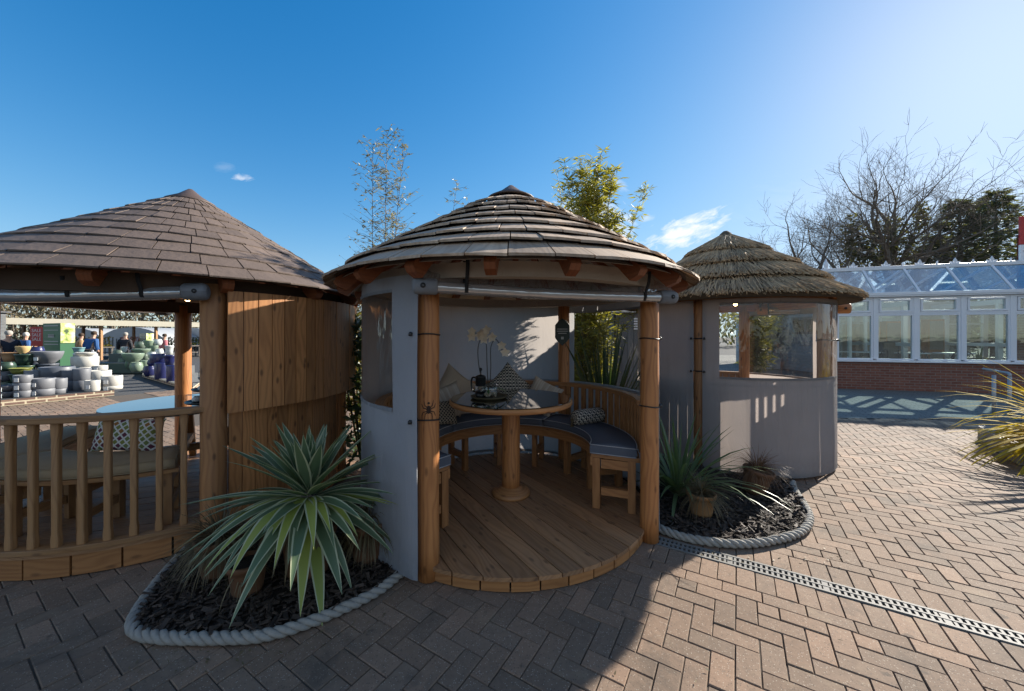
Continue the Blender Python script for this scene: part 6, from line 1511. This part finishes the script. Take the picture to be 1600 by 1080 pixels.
# greenhouse roofs behind
for i, (px, d, w) in enumerate(((205, 36, 7), (120, 40, 6), (300, 40, 8))):
    x = X(px, d); t = thing('polytunnel', ['white polytunnel beyond the canopy behind the pale green pots', 'white polytunnel glimpsed right of the green column', 'white polytunnel glimpsed near the left hut rear post'][i], 'polytunnel', (x, d, 0)); m = MB()
    P = [[((w / 2) * math.cos(pi * k / 12), yy, .4 + 2.0 * math.sin(pi * k / 12)) for k in range(13)] for yy in (0, 9)]; m.grid(P, 0, True)
    b = len(m.V); m.V += [(p[0], p[1], p[2]) for p in P[0]]; m.face([b + k for k in range(13)]); b = len(m.V); m.V += [(-w / 2, 0, 0), (w / 2, 0, 0), (w / 2, 0, .4), (-w / 2, 0, .4)]; m.face((b, b + 1, b + 2, b + 3)); m.build('cover', PM['tunnel'], t)
# timber cladding corner at the far left
t = thing('timber_kiosk', 'dark grey boarded kiosk corner at the far left edge', 'kiosk', (-22.2, 14.6, 0)); m = MB()
for k in range(20): m.box((0, 0, .07 + k * .125), (2.2, 1.6, .118), None, grain=0)
m.build('wall', 'shed_dark', t); m = MB(); m.box((0, 0, 2.54), (2.4, 1.8, .06)); m.build('roof', 'felt_roof', t)
# ---------------------------------------------------------------- people
def skin_mesh(name, J, Eg, rad, mat_, parent, root=0, sub=1):
    me = bpy.data.meshes.new(name); me.from_pydata(J, Eg, []); o = bpy.data.objects.new(name, me); col.objects.link(o); o.parent = parent
    o.modifiers.new('skin', 'SKIN'); me.skin_vertices or None
    sv = me.skin_vertices[0].data if len(me.skin_vertices) else None
    if sv is None:
        bpy.context.view_layer.objects.active = o
        bpy.ops.mesh.customdata_skin_add(); sv = me.skin_vertices[0].data
    for i, r in enumerate(rad): sv[i].radius = (r, r) if not isinstance(r, tuple) else r
    sv[root].use_root = True
    s = o.modifiers.new('sub', 'SUBSURF'); s.levels = sub; s.render_levels = sub
    me.materials.append(mat_); return o
SK = plain('skin_tone', (.52, .30, .21), .6, 0, .05)
def person(label, loc, rz, h, top, legs, hair, lean=0.0, arm=0.3, stride=.12, bald=False):
    t = thing('person', label, 'person', loc, rz, None); k = h / 1.72
    L = lean
    J = [(0, 0, .92), (0, -.02 - .1 * L, 1.12), (0, -.02 - .3 * L, 1.34), (0, -.03 - .42 * L, 1.47), (0, -.04 - .5 * L, 1.55), (0, -.05 - .55 * L, 1.66),
         (.10, 0, .86), (.11, -.02 + stride * .4, .48), (.11, stride, .07), (.11, stride - .14, .04), (-.10, 0, .86), (-.11, -.02 - stride * .5, .48), (-.11, -stride, .07), (-.11, -stride - .14, .04),
         (.19, -.02 - .32 * L, 1.38), (.25, .0 - .2 * L, 1.12), (.24, -arm * .55 - .1 * L, .93), (.23, -arm * .8 - .1 * L, .84), (-.19, -.02 - .32 * L, 1.38), (-.25, 0 - .2 * L, 1.12), (-.24, -arm * .55 - .1 * L, .93), (-.23, -arm * .8 - .1 * L, .84)]
    Eg = [(0, 1), (1, 2), (2, 3), (3, 4), (4, 5), (0, 6), (6, 7), (7, 8), (8, 9), (0, 10), (10, 11), (11, 12), (12, 13), (2, 14), (14, 15), (15, 16), (16, 17), (2, 18), (18, 19), (19, 20), (20, 21)]
    rad = [.13, .125, .14, .06, .075, .095, .085, .058, .042, .04, .085, .058, .042, .04, .06, .045, .034, .036, .06, .045, .034, .036]
    S = lambda q: [tuple(c * k for c in p) for p in q]
    skin_mesh('body', S(J), Eg, [r * k for r in rad], SK, t)
    tm = [0, 1, 2, 14, 15, 16, 18, 19, 20]; ix = {v: i for i, v in enumerate(tm)}
    skin_mesh('jacket', S([J[i] for i in tm]), [(ix[a], ix[b]) for a, b in Eg if a in ix and b in ix], [(rad[i] + .035) * k for i in tm], top, t)
    lm = [0, 6, 7, 8, 10, 11, 12]; ix = {v: i for i, v in enumerate(lm)}
    skin_mesh('trousers', S([J[i] for i in lm]), [(ix[a], ix[b]) for a, b in Eg if a in ix and b in ix], [(rad[i] + (.02 if i else .015)) * k for i in lm], legs, t)
    hm = MB(); c = Vector(J[5]) * k + Vector((0, .015 * k, .02 * k))
    hm.lathe([(.086 * k, -.05 * k), (.099 * k, .0), (.098 * k, .04 * k), (.078 * k, .085 * k), (.04 * k, .108 * k), (.001, .113 * k)], 14, tuple(c)); hm.build('hair', hair, t)
    sm = MB()
    for i in (8, 12): p = Vector(J[i]) * k; sm.lathe([(.001, -.0), (.055 * k, 0), (.06 * k, .05 * k), (.05 * k, .09 * k), (.001, .1 * k)], 10, (p.x, p.y - .05 * k, 0))
    sm.build('shoes', 'black', t); return t
Cl = lambda n_, c: plain('cloth_' + n_, c, .85, 0, .1)
hg, hb, hw = Cl('grey_hair', (.35, .32, .28)), Cl('brown_hair', (.06, .035, .02)), Cl('white_hair', (.6, .56, .5))
navy, blue_, tan, dk, pink, jeans = Cl('navy', (.012, .016, .03)), Cl('bright_blue', (.025, .09, .25)), Cl('tan', (.45, .27, .13)), Cl('charcoal', (.02, .02, .025)), Cl('pink', (.5, .16, .18)), Cl('denim', (.03, .045, .09))
person('person with grey hair in a dark navy jacket at the far left', (X(13, 13.2), 13.2, 0), R(60), 1.68, navy, dk, hg, .1, .35)
person('person with white hair in a light blue jacket near the sale banner', (X(36, 15.8), 15.8, 0), R(170), 1.64, blue_, jeans, hw, .1, .3)
person('person in a tan coat beside the green display column', (X(124, 17.2), 17.2, 0), R(150), 1.62, tan, dk, hb, .05, .2)
pr = person('person in a bright blue jacket bending and carrying two white bags', (X(138.5, 16.2), 16.2, 0), R(185), 1.70, blue_, dk, hb, .35, .2)
for i, sx in enumerate((-1, 1)):
    p = Vector((X(138.5, 16.2) + sx * .27, 16.12, .52)); t = thing('shopping_bag', ['white carrier bag held on the left by the bending person in blue', 'white carrier bag held on the right by the bending person in blue'][i], 'bag', p)
    m = MB(); m.lathe([(.001, 0), (.13, .01), (.16, .1), (.14, .24), (.07, .32), (.03, .34)], 14); m.build('bag_body', 'white', t); m = MB(); m.tube(catmull([(-.05, 0, .32), (-.02, 0, .40), (.02, 0, .40), (.05, 0, .32)], 4), .01, 6); m.build('handle', 'white', t)
person('person in dark clothes standing behind the pale green pots', (X(194, 17.6), 17.6, 0), R(200), 1.66, dk, dk, hg, .1, .2)
person('person in a pink top near the cobalt blue pots', (X(254, 18.5), 18.5, 0), R(160), 1.6, pink, jeans, hb, .1, .2)
